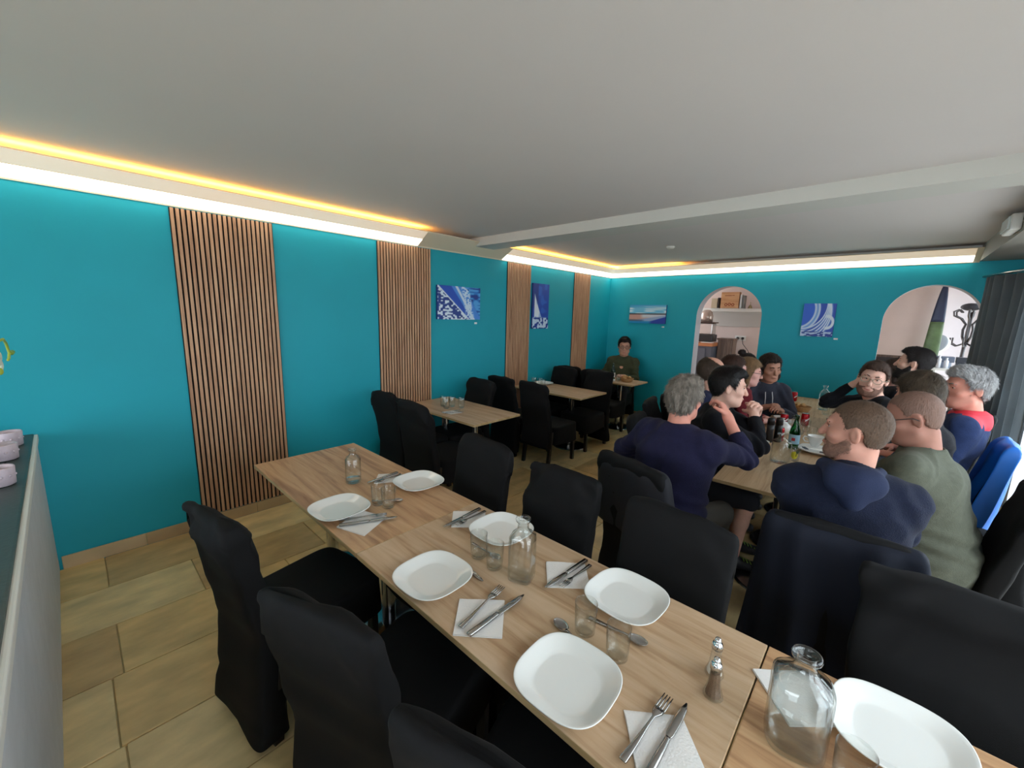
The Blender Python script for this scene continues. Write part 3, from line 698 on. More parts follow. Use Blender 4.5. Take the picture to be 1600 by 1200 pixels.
def shaker(x, y, label, m, fill):
    t = thing('table_shaker', label, 'shaker', (x, y, TZ), 0, 'salt and pepper shakers')
    obj('glass_body', lathe([(0.001, 0), (0.022, 0), (0.026, 0.004), (0.024, 0.010), (0.018, 0.03), (0.0125, 0.082), (0.0125, 0.086)], 12, cap1=False), M_GLASSG, t)
    obj('spice', lathe([(0.001, 0.006), (0.020, 0.008), (0.0155, 0.03), (0.0118, fill), (0.001, fill)], 12), m, t)
    obj('cap', lathe([(0.0145, 0.084), (0.0148, 0.098), (0.012, 0.104), (0.009, 0.106), (0.0095, 0.111), (0.007, 0.117), (0.002, 0.119)], 20), M_CHROME, t, smooth=True)
    return t
shaker(3.617, 1.075, 'glass pepper shaker with chrome cap, the nearer of the pair', mat('ground_pepper', srgb(112, 88, 68), 0.9, var=0.3, vs=400), 0.075)
shaker(3.598, 1.150, 'glass salt shaker with chrome cap, the farther of the pair', mat('table_salt', srgb(225, 222, 216), 0.8), 0.035)

# ------------------------------------------------------------------ things on the party table
def onbt(s, t): x, y = bt(s, t); return x, y
GB = 'things on the party table'
bottle(3.377, 3.385, 'round clear glass carafe at the near end of the party table', 0.062, 0.215, None, 0.0, neck=0.024)
def can(x, y, label, z=TZ, red=(178, 20, 30)):
    t = thing('drink_can', label, 'can', (x, y, z), 1.0, 'red drink cans on the party table')
    obj('can_body', lathe([(0.022, 0), (0.028, 0.004), (0.033, 0.012), (0.033, 0.108), (0.027, 0.119)], 24), mat('red_can_print', srgb(*red), 0.25, 0.4), t, smooth=True)
    obj('lid', lathe([(0.027, 0.119), (0.0275, 0.122), (0.025, 0.122), (0.024, 0.120), (0.002, 0.120)], 24), M_STEEL, t, smooth=True)
    n = 14; bm = bmesh.new(); a = [bm.verts.new((0.0334*math.cos(k*0.28-2.4), 0.0334*math.sin(k*0.28-2.4), 0.045+0.004*k+0.006*math.sin(k*.5))) for k in range(n)]
    b = [bm.verts.new((v.co.x, v.co.y, v.co.z+0.012+0.004*math.sin(i*.4))) for i, v in enumerate(a)]
    for i in range(n-1): bm.faces.new((a[i], a[i+1], b[i+1], b[i]))
    obj('white_wave_band', bm, mat('white_can_print', srgb(235, 230, 230), 0.4), t)
    return t
can(3.345, 4.80, 'red drink can with a white wave, by the row of tumblers'); can(3.20, 4.62, 'dark red drink can between the two rows of tumblers', red=(120, 16, 26))
can(3.055, 6.20, 'red drink can at the far end beside the white bowl'); can(3.27, 3.99, 'dark red drink can right beside the green bottle', red=(110, 18, 24))
def pmill(x, y, label):
    t = thing('pepper_mill', label, 'mill', (x, y, TZ), 0, 'black pepper mills')
    obj('mill_body', lathe([(0.030, 0), (0.031, 0.01), (0.028, 0.05), (0.026, 0.10), (0.028, 0.15)], 24), M_LEG, t, smooth=True)
    obj('mill_head', lathe([(0.028, 0.153), (0.027, 0.19), (0.022, 0.205), (0.006, 0.21)], 24), M_LEG, t, smooth=True); return t
pmill(3.213, 3.90, 'tall black cylindrical mill left of the carafe'); pmill(3.262, 3.96, 'tall black cylindrical mill right beside its twin, nearer the green bottle')
gb = thing('green_glass_bottle', 'green glass water bottle with a pale blue label', 'bottle', (3.392, 3.84, TZ))
obj('glass_body', lathe([(0.03, 0), (0.036, 0.005), (0.037, 0.13), (0.033, 0.16), (0.020, 0.20), (0.013, 0.235), (0.013, 0.262), (0.016, 0.265), (0.016, 0.275), (0.011, 0.277)], 28), M_GREENG, gb, smooth=True)
obj('paper_label', lathe([(0.0376, 0.045), (0.0378, 0.12)], 28, False, False), mat('pale_blue_label', srgb(150, 188, 208), 0.6), gb, smooth=True)
obj('label_star', boxm(-0.012, 0.012, -0.0392, -0.0385, 0.07, 0.095), mat('red_label_mark', srgb(170, 40, 50), 0.6), gb)
gl = thing('printed_tumbler', 'small clear tumbler printed with a yellow lemon and dark letter', 'glass', (3.452, 3.50, TZ), 0.2)
obj('glass_body', lathe([(0.022, 0.0), (0.026, 0.004), (0.031, 0.098), (0.030, 0.1), (0.0285, 0.097), (0.024, 0.01), (0.001, 0.008)], 28, True, False), M_GLASS, gl, smooth=True)
def patch(r, a0, a1, z0, z1, ell=True, n=14):
    bm = bmesh.new(); G = [[bm.verts.new((r*math.cos(a), r*math.sin(a), z)) for a in np.linspace(a0, a1, n)] for z in np.linspace(z0, z1, n)]
    for i in range(n-1):
        for j in range(n-1):
            u, v = (j+.5)/(n-1)*2-1, (i+.5)/(n-1)*2-1
            if not ell or u*u+v*v < 1: bm.faces.new((G[i][j], G[i][j+1], G[i+1][j+1], G[i+1][j]))
    return bm
obj('lemon_print', patch(0.0318, -2.5, -1.2, 0.02, 0.075), mat('yellow_print', srgb(225, 215, 60), 0.5), gl)
obj('letter_print', join(patch(0.0322, -1.55, -1.40, 0.04, 0.085, False), patch(0.0322, -1.35, -1.1, 0.06, 0.085)), mat('dark_green_print', srgb(40, 70, 50), 0.5), gl)
def cup(x, y, label, rz=0, s=1.0, z=TZ, saucer=False):
    t = thing('coffee_cup', label, 'cup', (x, y, z), rz, 'white coffee cups on the party table')
    obj('bowl', lathe([(0.018*s, 0.0), (0.02*s, 0.003), (0.034*s, 0.03*s), (0.042*s, 0.062*s), (0.0435*s, 0.064*s), (0.040*s, 0.061*s), (0.032*s, 0.03*s), (0.016*s, 0.007), (0.001, 0.006)], 32, True, False), M_PORC, t, smooth=True)
    obj('handle', tube([(-0.038*s, 0, 0.052*s), (-0.056*s, 0, 0.054*s), (-0.062*s, 0, 0.040*s), (-0.052*s, 0, 0.024*s), (-0.034*s, 0, 0.022*s)], 0.0042*s, 8), M_PORC, t, smooth=True)
    if saucer: obj('saucer', lathe([(0.03, -0.010), (0.07, 0.002), (0.072, 0.004), (0.03, -0.004), (0.001, -0.004)], 32), M_PORC, t, smooth=True)
    return t
cup(3.220, 3.60, 'white cup with handle left of the near carafe', 0.6, 1.15)
cup(3.52, 3.93, 'large white cup standing on the plate with sugar packets', 0.3, 1.3, TZ+0.031)
o = obj('square_plate', PLATE, None, None, (3.56, 3.86, TZ)); tag(o, 'white plate under a cup, before the navy hooded man', 'plate')
for i, (px, py) in enumerate([(3.475, 3.80), (3.60, 3.77)]):
    p = obj('sugar_packet', boxm(-0.012, 0.012, -0.03, 0.03, 0, 0.005, bev=0.001), mat('dark_packet_foil', srgb(40, 44, 60), 0.4), None, (px, py, TZ+0.031)); p.rotation_euler = (0, 0, .5+i)
    tag(p, ['small dark sugar packet on the plate, left of the cup', 'small dark sugar packet on the plate, right of the cup'][i], 'sugar packet', 'sugar packets')
def teapot(x, y):
    t = thing('white_teapot', 'white porcelain teapot behind the black mills', 'teapot', (x, y, TZ), 0.4)
    obj('pot', lathe([(0.035, 0), (0.055, 0.01), (0.068, 0.045), (0.058, 0.08), (0.036, 0.095), (0.034, 0.097)], 32), M_PORC, t, smooth=True)
    obj('lid', lathe([(0.036, 0.097), (0.03, 0.106), (0.008, 0.111), (0.009, 0.122), (0.001, 0.126)], 24), M_PORC, t, smooth=True)
    obj('spout', tube([(0.06, 0, 0.035), (0.085, 0, 0.055), (0.10, 0, 0.088)], [0.014, 0.010, 0.007], 10), M_PORC, t, smooth=True)
    obj('handle', tube([(-0.055, 0, 0.075), (-0.09, 0, 0.075), (-0.098, 0, 0.05), (-0.085, 0, 0.028), (-0.062, 0, 0.03)], 0.005, 8), M_PORC, t, smooth=True)
teapot(3.245, 4.30); cup(3.165, 4.62, 'white cup turned left behind the teapot', 2.0, 1.35)
for i, (px, py, l) in enumerate([(3.29, 4.42, 'nearest clear tumbler of the cluster behind the green bottle'), (3.36, 4.40, 'clear tumbler right of the nearest one in the cluster'), (3.305, 4.56, 'clear tumbler in the middle of the cluster'), (3.385, 4.54, 'clear tumbler at the right of the cluster, before the red can'),
                              (3.10, 5.35, 'clear tumbler alone at the left table edge'), (3.46, 4.28, 'clear tumbler beside the nose of the navy hooded man'), (3.44, 5.55, 'clear tumbler below the far carafe')]):
    glass(px, py, l, 'drinking glasses on the party table')
bottle(3.385, 5.85, 'far round clear glass carafe with slim neck', 0.05, 0.29, None, 0.3, neck=0.018, rz=0)
wb = obj('round_bowl', lathe([(0.03, 0), (0.045, 0.01), (0.06, 0.05), (0.052, 0.085), (0.03, 0.10), (0.026, 0.098), (0.045, 0.082), (0.05, 0.05), (0.035, 0.015), (0.001, 0.012)], 28, True, False), M_PORC, None, (3.0, 5.98, TZ), smooth=True); tag(wb, 'round white bowl at the far left corner of the party table', 'bowl')
def basket(x, y, label, s=1.0, seed=1):
    t = thing('bread_basket', label, 'basket', (x, y, TZ), 0.5); mt = mat('wicker', srgb(186, 142, 92), 0.7, var=0.3, vs=120)
    for k in range(6): obj('wicker_band', lathe([((0.075+0.005*k)*s, 0.001+0.010*k), ((0.082+0.005*k)*s, 0.006+0.010*k), ((0.076+0.005*k)*s, 0.011+0.010*k)], 28, cap0=(k == 0), cap1=False), mt, t, smooth=True)
    rs = random.Random(seed)
    for k in range(5):
        bm = bmesh.new(); bmesh.ops.create_uvsphere(bm, u_segments=14, v_segments=9, radius=1); bm.transform(Matrix.Translation((rs.uniform(-.04, .04)*s, rs.uniform(-.04, .04)*s, 0.052+0.008*k)) @ Matrix.Rotation(rs.uniform(0, 3), 4, 'Z') @ Matrix.Diagonal((0.036*s, 0.024*s, 0.02*s, 1)))
        b = obj('bread_slice', bm, mat('bread_crust', srgb(204, 160, 106), 0.8, var=0.2, vs=30), None, (x, y, TZ), smooth=True)
        tag(b, ['bread piece in the %s, at the bottom', 'bread piece in the %s, left side', 'bread piece in the %s, right side', 'bread piece in the %s, near the rim', 'bread piece in the %s, topmost'][k] % ('corner table basket' if 'corner' in label else 'party table basket'), 'bread', 'bread pieces in baskets')
basket(3.215, 5.55, 'wicker basket of bread on the party table', 0.95)
basket(0.90, 5.88, 'corner table wicker basket of bread', 1.0, 4)
ph = obj('folded_spectacle_case', boxm(-0.07, 0.07, -0.03, 0.03, 0, 0.035, bev=0.008), M_LEG, None, (3.20, 5.05, TZ)); ph.rotation_euler = (0, 0, .6); tag(ph, 'small black case lying mid party table', 'case')
nb = napkin([(3.14, 4.86), (3.24, 4.95), (3.32, 4.86), (3.22, 4.78)], 'crumpled white napkin near the black case on the party table', 12)

# ------------------------------------------------------------------ things on the wall tables
for i, (px, py, l) in enumerate([(0.40, 2.66, 'left tumbler of the cluster on the nearest wall table'), (0.47, 2.72, 'middle tumbler of the cluster on the nearest wall table'), (0.50, 2.62, 'front tumbler of the cluster on the nearest wall table'), (0.58, 2.76, 'right tumbler of the cluster on the nearest wall table')]):
    glass(px, py, l, 'drinking glasses on the nearest wall table')
napkin([(0.60, 2.47), (0.74, 2.49), (0.76, 2.62), (0.62, 2.60)], 'white napkin with cutlery on the nearest wall table', 21)
cut(FORK, 0.63, 2.45, 0.70, 2.64, 'steel fork on the nearest wall table', 'cutlery on the nearest wall table'); cut(KNIFE, 0.67, 2.45, 0.76, 2.63, 'steel knife on the nearest wall table', 'cutlery on the nearest wall table')
for i, (px, py, l) in enumerate([(0.16, 4.48, 'tumbler nearest the wall on the middle wall table'), (0.25, 4.52, 'second tumbler from the wall on the middle wall table'), (0.34, 4.46, 'third tumbler from the wall on the middle wall table')]):
    glass(px, py, l, 'drinking glasses on the middle wall table')
o = obj('square_plate', PLATE, None, None, (0.22, 4.62, TZ)); tag(o, 'white plate on the middle wall table, under the tall sail painting', 'plate')
o = obj('square_plate', PLATE, None, None, (0.28, 5.84, TZ)); tag(o, 'white plate at the wall end of the corner table', 'plate')
glass(0.42, 5.82, 'tumbler beside the plate on the corner table', 'drinking glasses on the corner table'); glass(0.80, 5.78, 'tumbler before the bread basket on the corner table', 'drinking glasses on the corner table'); glass(0.70, 5.74, 'tumbler before the green bottle on the corner table', 'drinking glasses on the corner table')
b2 = thing('glass_water_bottle', 'dark green glass bottle before the man in the corner', 'bottle', (0.66, 5.86, TZ))
obj('glass_body', lathe([(0.03, 0), (0.036, 0.005), (0.037, 0.13), (0.033, 0.16), (0.020, 0.20), (0.013, 0.235), (0.013, 0.275)], 24), M_GREENG, b2, smooth=True)
obj('paper_label', lathe([(0.0376, 0.045), (0.0378, 0.12)], 24, False, False), M_PAPER, b2, smooth=True)
for i, (px, py, l) in enumerate([(0.74, 5.92, 'round white dip bowl left of the corner bread basket'), (0.76, 5.68, 'small cream bowl at the near edge of the corner table')]):
    tag(obj('dip_bowl', lathe([(0.02, 0), (0.035, 0.012), (0.045, 0.04), (0.042, 0.041), (0.03, 0.012), (0.001, 0.008)], 24, True, False), M_PORC, None, (px, py, TZ), smooth=True), l, 'bowl', 'small bowls on the corner table')

# ------------------------------------------------------------------ votives and orchid on the low wall
def votive(x, y, label, s=1.0):
    t = thing('candle_holder', label, 'candle holder', (x, y, 0.942), 0.2, 'pale pink candle holders'); m = mat('pale_pink_ceramic', srgb(214, 196, 206), 0.5, var=0.06, vs=60)
    obj('cup', lathe([(0.030*s, 0), (0.036*s, 0.004), (0.038*s, 0.058*s), (0.036*s, 0.062*s), (0.032*s, 0.058*s), (0.030*s, 0.02*s), (0.001, 0.018*s)], 28, True, False), m, t, smooth=True)
    for k in range(10):
        a = 2*PI*k/10; obj('raised_dot', move(lathe([(0.005*s, 0), (0.003*s, 0.003), (0.001, 0.004)], 8), (0, 0, 0)), m, t, smooth=True).matrix_local = Matrix.Translation((0.0372*s*math.cos(a), 0.0372*s*math.sin(a), 0.033*s)) @ Matrix.Rotation(a, 4, 'Z') @ Matrix.Rotation(PI/2, 4, 'Y')
    obj('candle', lathe([(0.026*s, 0.019*s), (0.026*s, 0.036*s), (0.002, 0.036*s)], 20), mat('white_wax', srgb(236, 230, 218), 0.5, sub=0.2), t, smooth=True)
votive(0.26, -0.298, 'pale pink candle holder nearest the teal wall', 1.35); votive(0.56, -0.300, 'pale pink candle holder, second from the teal wall', 1.35); votive(1.02, -0.285, 'pale pink candle holder nearest the viewer', 1.35)
pt = thing('potted_orchid', 'yellow and white orchid at the left frame edge on the low wall', 'plant', (0.66, -0.50, 0.942))
obj('pot', lathe([(0.045, 0), (0.06, 0.10), (0.063, 0.11), (0.055, 0.105), (0.04, 0.02)], 24), M_PORC, pt, smooth=True)
M_STEM = mat('orchid_stem_green', srgb(176, 190, 70), 0.5); M_PETAL = mat('orchid_petal_white', srgb(232, 236, 216), 0.5, sub=0.2)
obj('stem', tube([(0, 0, 0.05), (0.0, 0.02, 0.3), (-0.02, 0.12, 0.50), (-0.08, 0.235, 0.60), (-0.18, 0.26, 0.615), (-0.28, 0.26, 0.59), (-0.36, 0.26, 0.53), (-0.30, 0.26, 0.505), (-0.24, 0.26, 0.50)], 0.006, 8), M_STEM, pt, smooth=True)
obj('stem', tube([(-0.36, 0.26, 0.53), (-0.46, 0.262, 0.515), (-0.53, 0.26, 0.52)], [0.006, 0.008, 0.012], 8), M_STEM, pt, smooth=True)
obj('stem', tube([(0, 0.01, 0.10), (0.04, 0.10, 0.35), (0.06, 0.235, 0.50)], 0.005, 8), M_STEM, pt, smooth=True)
def blob(cx, cy, cz, rx, ry, rz_, rot=None, seg=14):
    bm = bmesh.new(); bmesh.ops.create_uvsphere(bm, u_segments=seg, v_segments=max(6, seg*2//3), radius=1)
    bm.transform(Matrix.Translation((cx, cy, cz)) @ (rot or Matrix()) @ Matrix.Diagonal((rx, ry, rz_, 1))); return bm
for k in range(5):
    a = 2*PI*k/5+0.3; R_ = Matrix.Rotation(-a, 4, 'Y')
    obj('petal', blob(0.02+0.03*math.sin(a), 0.255, 0.52+0.03*math.cos(a), 0.018, 0.005, 0.032, Matrix.Rotation(a, 4, 'Y')), M_PETAL, pt, smooth=True)
obj('bud', blob(0.06, 0.25, 0.475, 0.014, 0.012, 0.018), M_STEM, pt, smooth=True)
for k in range(5):
    a = 2*PI*k/5; obj('leaf', blob(0.09*math.cos(a), 0.07*math.sin(a), 0.13, 0.10, 0.022, 0.006, Matrix.Rotation(a, 4, 'Z') @ Matrix.Rotation(-0.3, 4, 'Y')), mat('orchid_leaf_green', srgb(60, 100, 50), 0.4), pt, smooth=True)

# ------------------------------------------------------------------ annex: coffee corner and coat corner
AX = 7.95
sh = thing('wall_shelf', 'white shelf in the left arch carrying a wooden box', 'shelf', (1.75, 8.1, 1.955))
obj('board', boxm(-0.62, 0.62, -0.15, 0.14, -0.055, 0.0, bev=0.002), M_WHITE, sh)
obj('shelf_shadow_panel', boxm(-0.60, 0.62, 0.13, 0.148, -0.32, -0.055), mat('painted_shadow_grey', srgb(186, 180, 174), 0.8), sh)  # grey sheet on the wall, coloured as the shade below the shelf
def onshelf(name, label, cat, x, bm, m): return tag(obj(name, bm, m, None, (x, AX, 1.956)), label, cat)
M_CRATE = wood('pine_box_wood', srgb(214, 170, 124), srgb(196, 146, 100), srgb(170, 118, 78), 'x', knots=False)
cr = thing('wooden_box', 'pale wooden box with burnt lettering on the shelf', 'box', (1.715, AX, 1.956))
obj('box_body', boxm(-0.145, 0.145, -0.06, 0.06, 0, 0.275, bev=0.003), M_CRATE, cr)
M_BURN = mat('burnt_print', srgb(140, 74, 44), 0.8)
for sx, sz, w, h in [(-0.03, 0.215, 0.055, 0.012), (0.05, 0.218, 0.018, 0.010)]: obj('printed_line', boxm(sx-w, sx+w, -0.0615, -0.0605, sz-h/2, sz+h/2), M_BURN, cr)
for k, (cx, cz) in enumerate([(-0.055, 0.06), (0.0, 0.065), (0.055, 0.06)]):
    b = ringmesh([[(cx+r*math.cos(a), -0.0615, cz+r*math.sin(a)) for a in np.linspace(0, 2*PI, 18, endpoint=False)] for r in (0.027, 0.012)], cap0=False, cap1=False); obj('printed_ring', b, M_BURN, cr)
obj('printed_line', boxm(-0.09, 0.09, -0.0615, -0.0605, 0.022, 0.028), M_BURN, cr)
onshelf('small_box', 'small cream and dark box left of the wooden box', 'box', 1.46, join(boxm(-0.05, 0.05, -0.04, 0.04, 0, 0.17, bev=0.003)), mat('cream_card', srgb(196, 178, 150), 0.7))
onshelf('dark_book', 'dark book standing between the small box and the wooden box', 'book', 1.535, boxm(-0.012, 0.012, -0.07, 0.05, 0, 0.18, bev=0.002), mat('dark_book_cloth', srgb(54, 44, 40), 0.7))
onshelf('silver_book', 'silver spined book right of the wooden box, left one', 'book', 1.895, boxm(-0.016, 0.016, -0.07, 0.05, 0, 0.23, bev=0.002), mat('silver_card', srgb(180, 180, 176), 0.35, 0.4))
onshelf('silver_book', 'dark grey spined book right of the silver one', 'book', 1.935, boxm(-0.014, 0.014, -0.07, 0.05, 0, 0.215, bev=0.002), mat('grey_card', srgb(110, 108, 104), 0.5))
onshelf('hand_bell', 'little brass hand bell at the right of the shelf', 'bell', 2.03, lathe([(0.034, 0), (0.030, 0.02), (0.018, 0.05), (0.006, 0.06), (0.005, 0.09), (0.010, 0.098), (0.002, 0.105)], 20), mat('aged_brass', (0.45, 0.36, 0.2, 1), 0.3, 1.0))
gr = thing('coffee_grinder', 'steel coffee grinder with clear dome hopper on the counter', 'coffee machine', (1.41, 7.75, 1.36))
obj('base', boxm(-0.17, 0.17, -0.13, 0.13, 0.0, 0.13, bev=0.02), mat('black_plastic', (0.02, 0.02, 0.02, 1), 0.35), gr)
obj('body', boxm(-0.14, 0.14, -0.10, 0.12, 0.13, 0.325, bev=0.015), mat('satin_aluminium', (0.7, 0.68, 0.66, 1), 0.3, 0.9), gr)
obj('tray', boxm(-0.17, 0.17, -0.13, 0.13, 0.326, 0.345, bev=0.006), mat('brown_tray', srgb(74, 52, 44), 0.5), gr)
obj('hopper', lathe([(0.10, 0.346), (0.105, 0.45), (0.085, 0.52), (0.045, 0.555), (0.002, 0.56)], 28), mat('smoked_hopper', srgb(190, 172, 160), 0.12, 0.5), gr, smooth=True)
obj('side_pipe', tube([(-0.19, -0.05, 0.02), (-0.2, -0.05, 0.25), (-0.19, -0.05, 0.44)], 0.02, 10), M_LEG, gr, smooth=True)
co = thing('coffee_counter', 'dark grey cupboard with wooden top in the left arch', 'cupboard', (1.33, 7.80, 0))
obj('cabinet_body', boxm(-0.5, 0.27, -0.24, 0.22, 0, 1.285, bev=0.003), mat('dark_grey_laminate', srgb(84, 88, 100), 0.6), co)
obj('countertop', boxm(-0.52, 0.285, -0.26, 0.24, 1.286, 1.345, bev=0.004), wood('counter_wood', srgb(206, 140, 92), srgb(190, 120, 76), srgb(150, 92, 58), 'x', knots=False), co)
obj('door', boxm(-0.2, 0.17, -0.252, -0.24, 0.1, 1.25, bev=0.003), mat('grey_door_laminate', srgb(92, 96, 108), 0.6), co)
tag(obj('papers', boxm(-0.09, 0.09, -0.07, 0.07, 0, 0.012), M_PAPER, None, (1.50, 7.62, 1.3455)), 'stack of white papers on the wooden counter', 'papers')
wc = thing('wooden_crate', 'weathered grey wooden crate standing beside the coffee cupboard', 'crate', (1.73, 7.95, 0)); M_OLD = wood('weathered_grey_wood', srgb(140, 118, 104), srgb(112, 92, 80), srgb(70, 56, 50), 'z', knots=False)
obj('crate_top', boxm(-0.13, 0.14, -0.14, 0.16, 1.40, 1.43, bev=0.003), M_OLD, wc)
for k in range(3): obj('plank', boxm(-0.115+0.075*k, -0.045+0.075*k, -0.12, -0.10, 0, 1.40, bev=0.003), M_OLD, wc)
for sx in (-0.115, 0.105): obj('crate_side', boxm(sx, sx+0.018, -0.10, 0.15, 0, 1.40, bev=0.003), M_OLD, wc)
so = thing('wall_socket', 'double white wall socket with two black plugs', 'socket', (1.87, 8.246, 1.43))
obj('plate', boxm(-0.09, 0.09, -0.008, 0.0, -0.045, 0.045, bev=0.003), M_WHITE, so)
for sx in (-0.04, 0.04): obj('plug', move(lathe([(0.022, 0), (0.022, 0.03), (0.012, 0.04)], 16), (0, 0, 0)), M_LEG, so, smooth=True).matrix_local = Matrix.Translation((sx, -0.008, 0)) @ Matrix.Rotation(PI/2, 4, 'X')
tag(obj('power_cord', tube([(1.91, 8.2, 1.42), (1.93, 8.2, 1.33), (2.02, 8.2, 1.22), (2.10, 8.19, 1.08), (2.14, 8.19, 0.8), (2.14, 8.19, 0.02)], 0.005, 6), M_LEG, smooth=True), 'black power cord trailing right from the socket', 'cord')
tag(obj('power_cord', tube([(1.83, 8.2, 1.42), (1.825, 8.2, 1.34), (1.80, 8.19, 1.25), (1.80, 8.15, 1.0), (1.90, 8.15, 0.02)], 0.005, 6), M_LEG, smooth=True), 'black power cord hanging from the left plug', 'cord')
tag(obj('smoke_detector', lathe([(0.05, 0), (0.05, 0.012), (0.036, 0.028), (0.004, 0.030)], 24), M_WHITE, None, (1.73, 5.1, CEIL), smooth=True), 'small white round smoke detector on the ceiling', 'smoke detector').rotation_euler = (PI, 0, 0)
em = thing('emergency_lamp', 'white emergency lamp box on the soffit at the right edge', 'lamp', (4.44, 5.0, 2.53)); obj('housing', boxm(-0.05, 0.008, -0.16, 0.16, -0.06, 0.06, bev=0.012), M_WHITE, em); obj('lens', boxm(-0.062, -0.048, -0.14, 0.14, -0.045, 0.045, bev=0.006), mat('frosted_lens', srgb(210, 216, 214), 0.2), em)
# right arch
sb = thing('leaning_surfboard', 'surfboard with dark blue nose and green middle leaning on the annex wall', 'surfboard', (4.20, 8.02, 0))
def sboard(z0, z1, m, nm):
    rings = []
    for z in np.linspace(z0, z1, 14):
        q = z/2.33; w = 0.085*math.sqrt(max(0.0015, math.sin(PI*min(1, (0.06+0.94*q)))**0.9)); 
        rings.append([(0.055+0.06*(q)+w*math.cos(a), 0.10*q+0.028*math.sin(a)*(w/0.15), z) for a in np.linspace(0, 2*PI, 20, endpoint=False)])
    obj(nm, ringmesh(rings), m, sb, smooth=True)
sboard(0.0, 1.3, mat('board_grey_green', srgb(150, 156, 136), 0.3), 'tail_section'); sboard(1.3, 1.80, mat('board_green', srgb(84, 104, 66), 0.35, var=0.3, vs=9), 'middle_section'); sboard(1.80, 2.33, mat('board_blue', srgb(40, 48, 74), 0.3), 'nose_section')
ck = thing('coat_stand', 'dark bentwood coat stand with curled hooks in the right arch', 'coat stand', (4.66, 8.9, 0)); M_BENT = mat('dark_bentwood', srgb(38, 32, 34), 0.35)
obj('pole', tube([(0, 0, 0.05), (0.0, 0, 1.0), (0.02, 0, 1.96)], 0.022, 10), M_BENT, ck, smooth=True)
for k in range(6):
    a = 2*PI*k/6+0.3; c_, s_ = math.cos(a), math.sin(a)
    f = lambda r, z: (c_*r+0.015, s_*r, z)
    obj('hook', tube([f(0.02, 1.52), f(0.05, 1.60), f(0.06, 1.70), f(0.04, 1.78), f(0.10, 1.86), f(0.18, 1.90), f(0.19, 1.96), f(0.14, 1.99), f(0.10, 1.95)], 0.012, 8), M_BENT, ck, smooth=True)
    obj('hook', tube([f(0.02, 1.50), f(0.10, 1.46), f(0.17, 1.50), f(0.17, 1.58)], 0.011, 8), M_BENT, ck, smooth=True)
    if k % 2 == 0: obj('leg', tube([f(0.02, 0.25), f(0.16, 0.2), f(0.24, 0.02)], 0.014, 8), M_BENT, ck, smooth=True)
tag(obj('black_cap', blob(0, 0, 0, 0.11, 0.09, 0.055), M_BLACKJ, None, (4.66, 8.9, 2.03), smooth=True), 'dark cap hanging on top of the coat stand', 'cap')
dl = thing('pedestal_fan', 'grey round fan head seen side on through the right arch', 'fan', (4.36, 8.45, 0))
obj('drum', blob(0, 0, 1.50, 0.105, 0.035, 0.13, Matrix.Rotation(0.45, 4, 'Y'), 24), mat('grey_fan_mesh', srgb(120, 126, 132), 0.5), dl, smooth=True)
obj('rim', blob(0.03, 0.02, 1.49, 0.105, 0.035, 0.12, Matrix.Rotation(0.45, 4, 'Y'), 24), M_WHITE, dl, smooth=True)
obj('stand', tube([(0.03, 0.03, 1.4), (0.03, 0.03, 0.03)], 0.02, 10), M_WHITE, dl, smooth=True); obj('foot', lathe([(0.16, 0), (0.16, 0.02), (0.02, 0.04)], 24), M_WHITE, dl)
st_ = thing('side_table', 'cluttered light side table below the coat stand', 'table', (4.56, 8.05, 0))
obj('tabletop', boxm(-0.24, 0.30, -0.2, 0.2, 1.16, 1.19, bev=0.003), M_WHITE, st_)
for sx in (-0.22, 0.27):
    for sy in (-0.18, 0.17): obj('leg', boxm(sx, sx+0.02, sy, sy+0.02, 0, 1.16), M_WHITE, st_)
rs = random.Random(3); cl = [(150, 160, 176), (60, 62, 70), (200, 205, 212), (96, 104, 120), (44, 46, 54), (170, 178, 190)]
for k in range(6):
    w = rs.uniform(.05, .11); tag(obj('storage_box', boxm(-w, w, -0.07, 0.07, 0, 0.075, bev=0.004), mat('box_card_%d' % k, srgb(*cl[k]), 0.6), None, (4.44+0.19*(k % 3), 8.02, 1.191+0.077*(k//3))),
        ['pale blue grey box at the lower left of the side table stack', 'dark box in the middle of the lower row on the side table', 'pale box at the lower right on the side table', 'slate box at the upper left of the side table stack', 'near black box in the middle of the upper row', 'light grey box at the upper right of the stack'][k], 'box', 'boxes on the side table')
for k, (sx, h) in enumerate([(4.38, .17), (4.45, .14)]): tag(obj('spray_bottle', lathe([(0.022, 0), (0.024, h*.7), (0.010, h*.8), (0.012, h)], 14), mat('bottle_white_plastic', srgb(220, 222, 228), 0.3), None, (sx, 7.90, 1.191), smooth=True), ['white bottle at the left end of the side table', 'shorter white bottle next to the left end one'][k], 'bottle')
bb = thing('chalkboard', 'dark framed chalkboard leaning in the right arch behind the diners', 'board', (3.90, 7.55, 0)); obj('frame', boxm(-0.20, 0.17, -0.02, 0.02, 0.55, 1.34, bev=0.006), M_OLD, bb); obj('slate', boxm(-0.18, 0.15, -0.024, -0.019, 0.58, 1.31), mat('dark_slate_board', srgb(62, 60, 62), 0.7, var=0.25, vs=14), bb)
for sx in (-0.18, 0.13): obj('leg', boxm(sx, sx+0.02, -0.01, 0.01, 0, 0.56), M_OLD, bb)
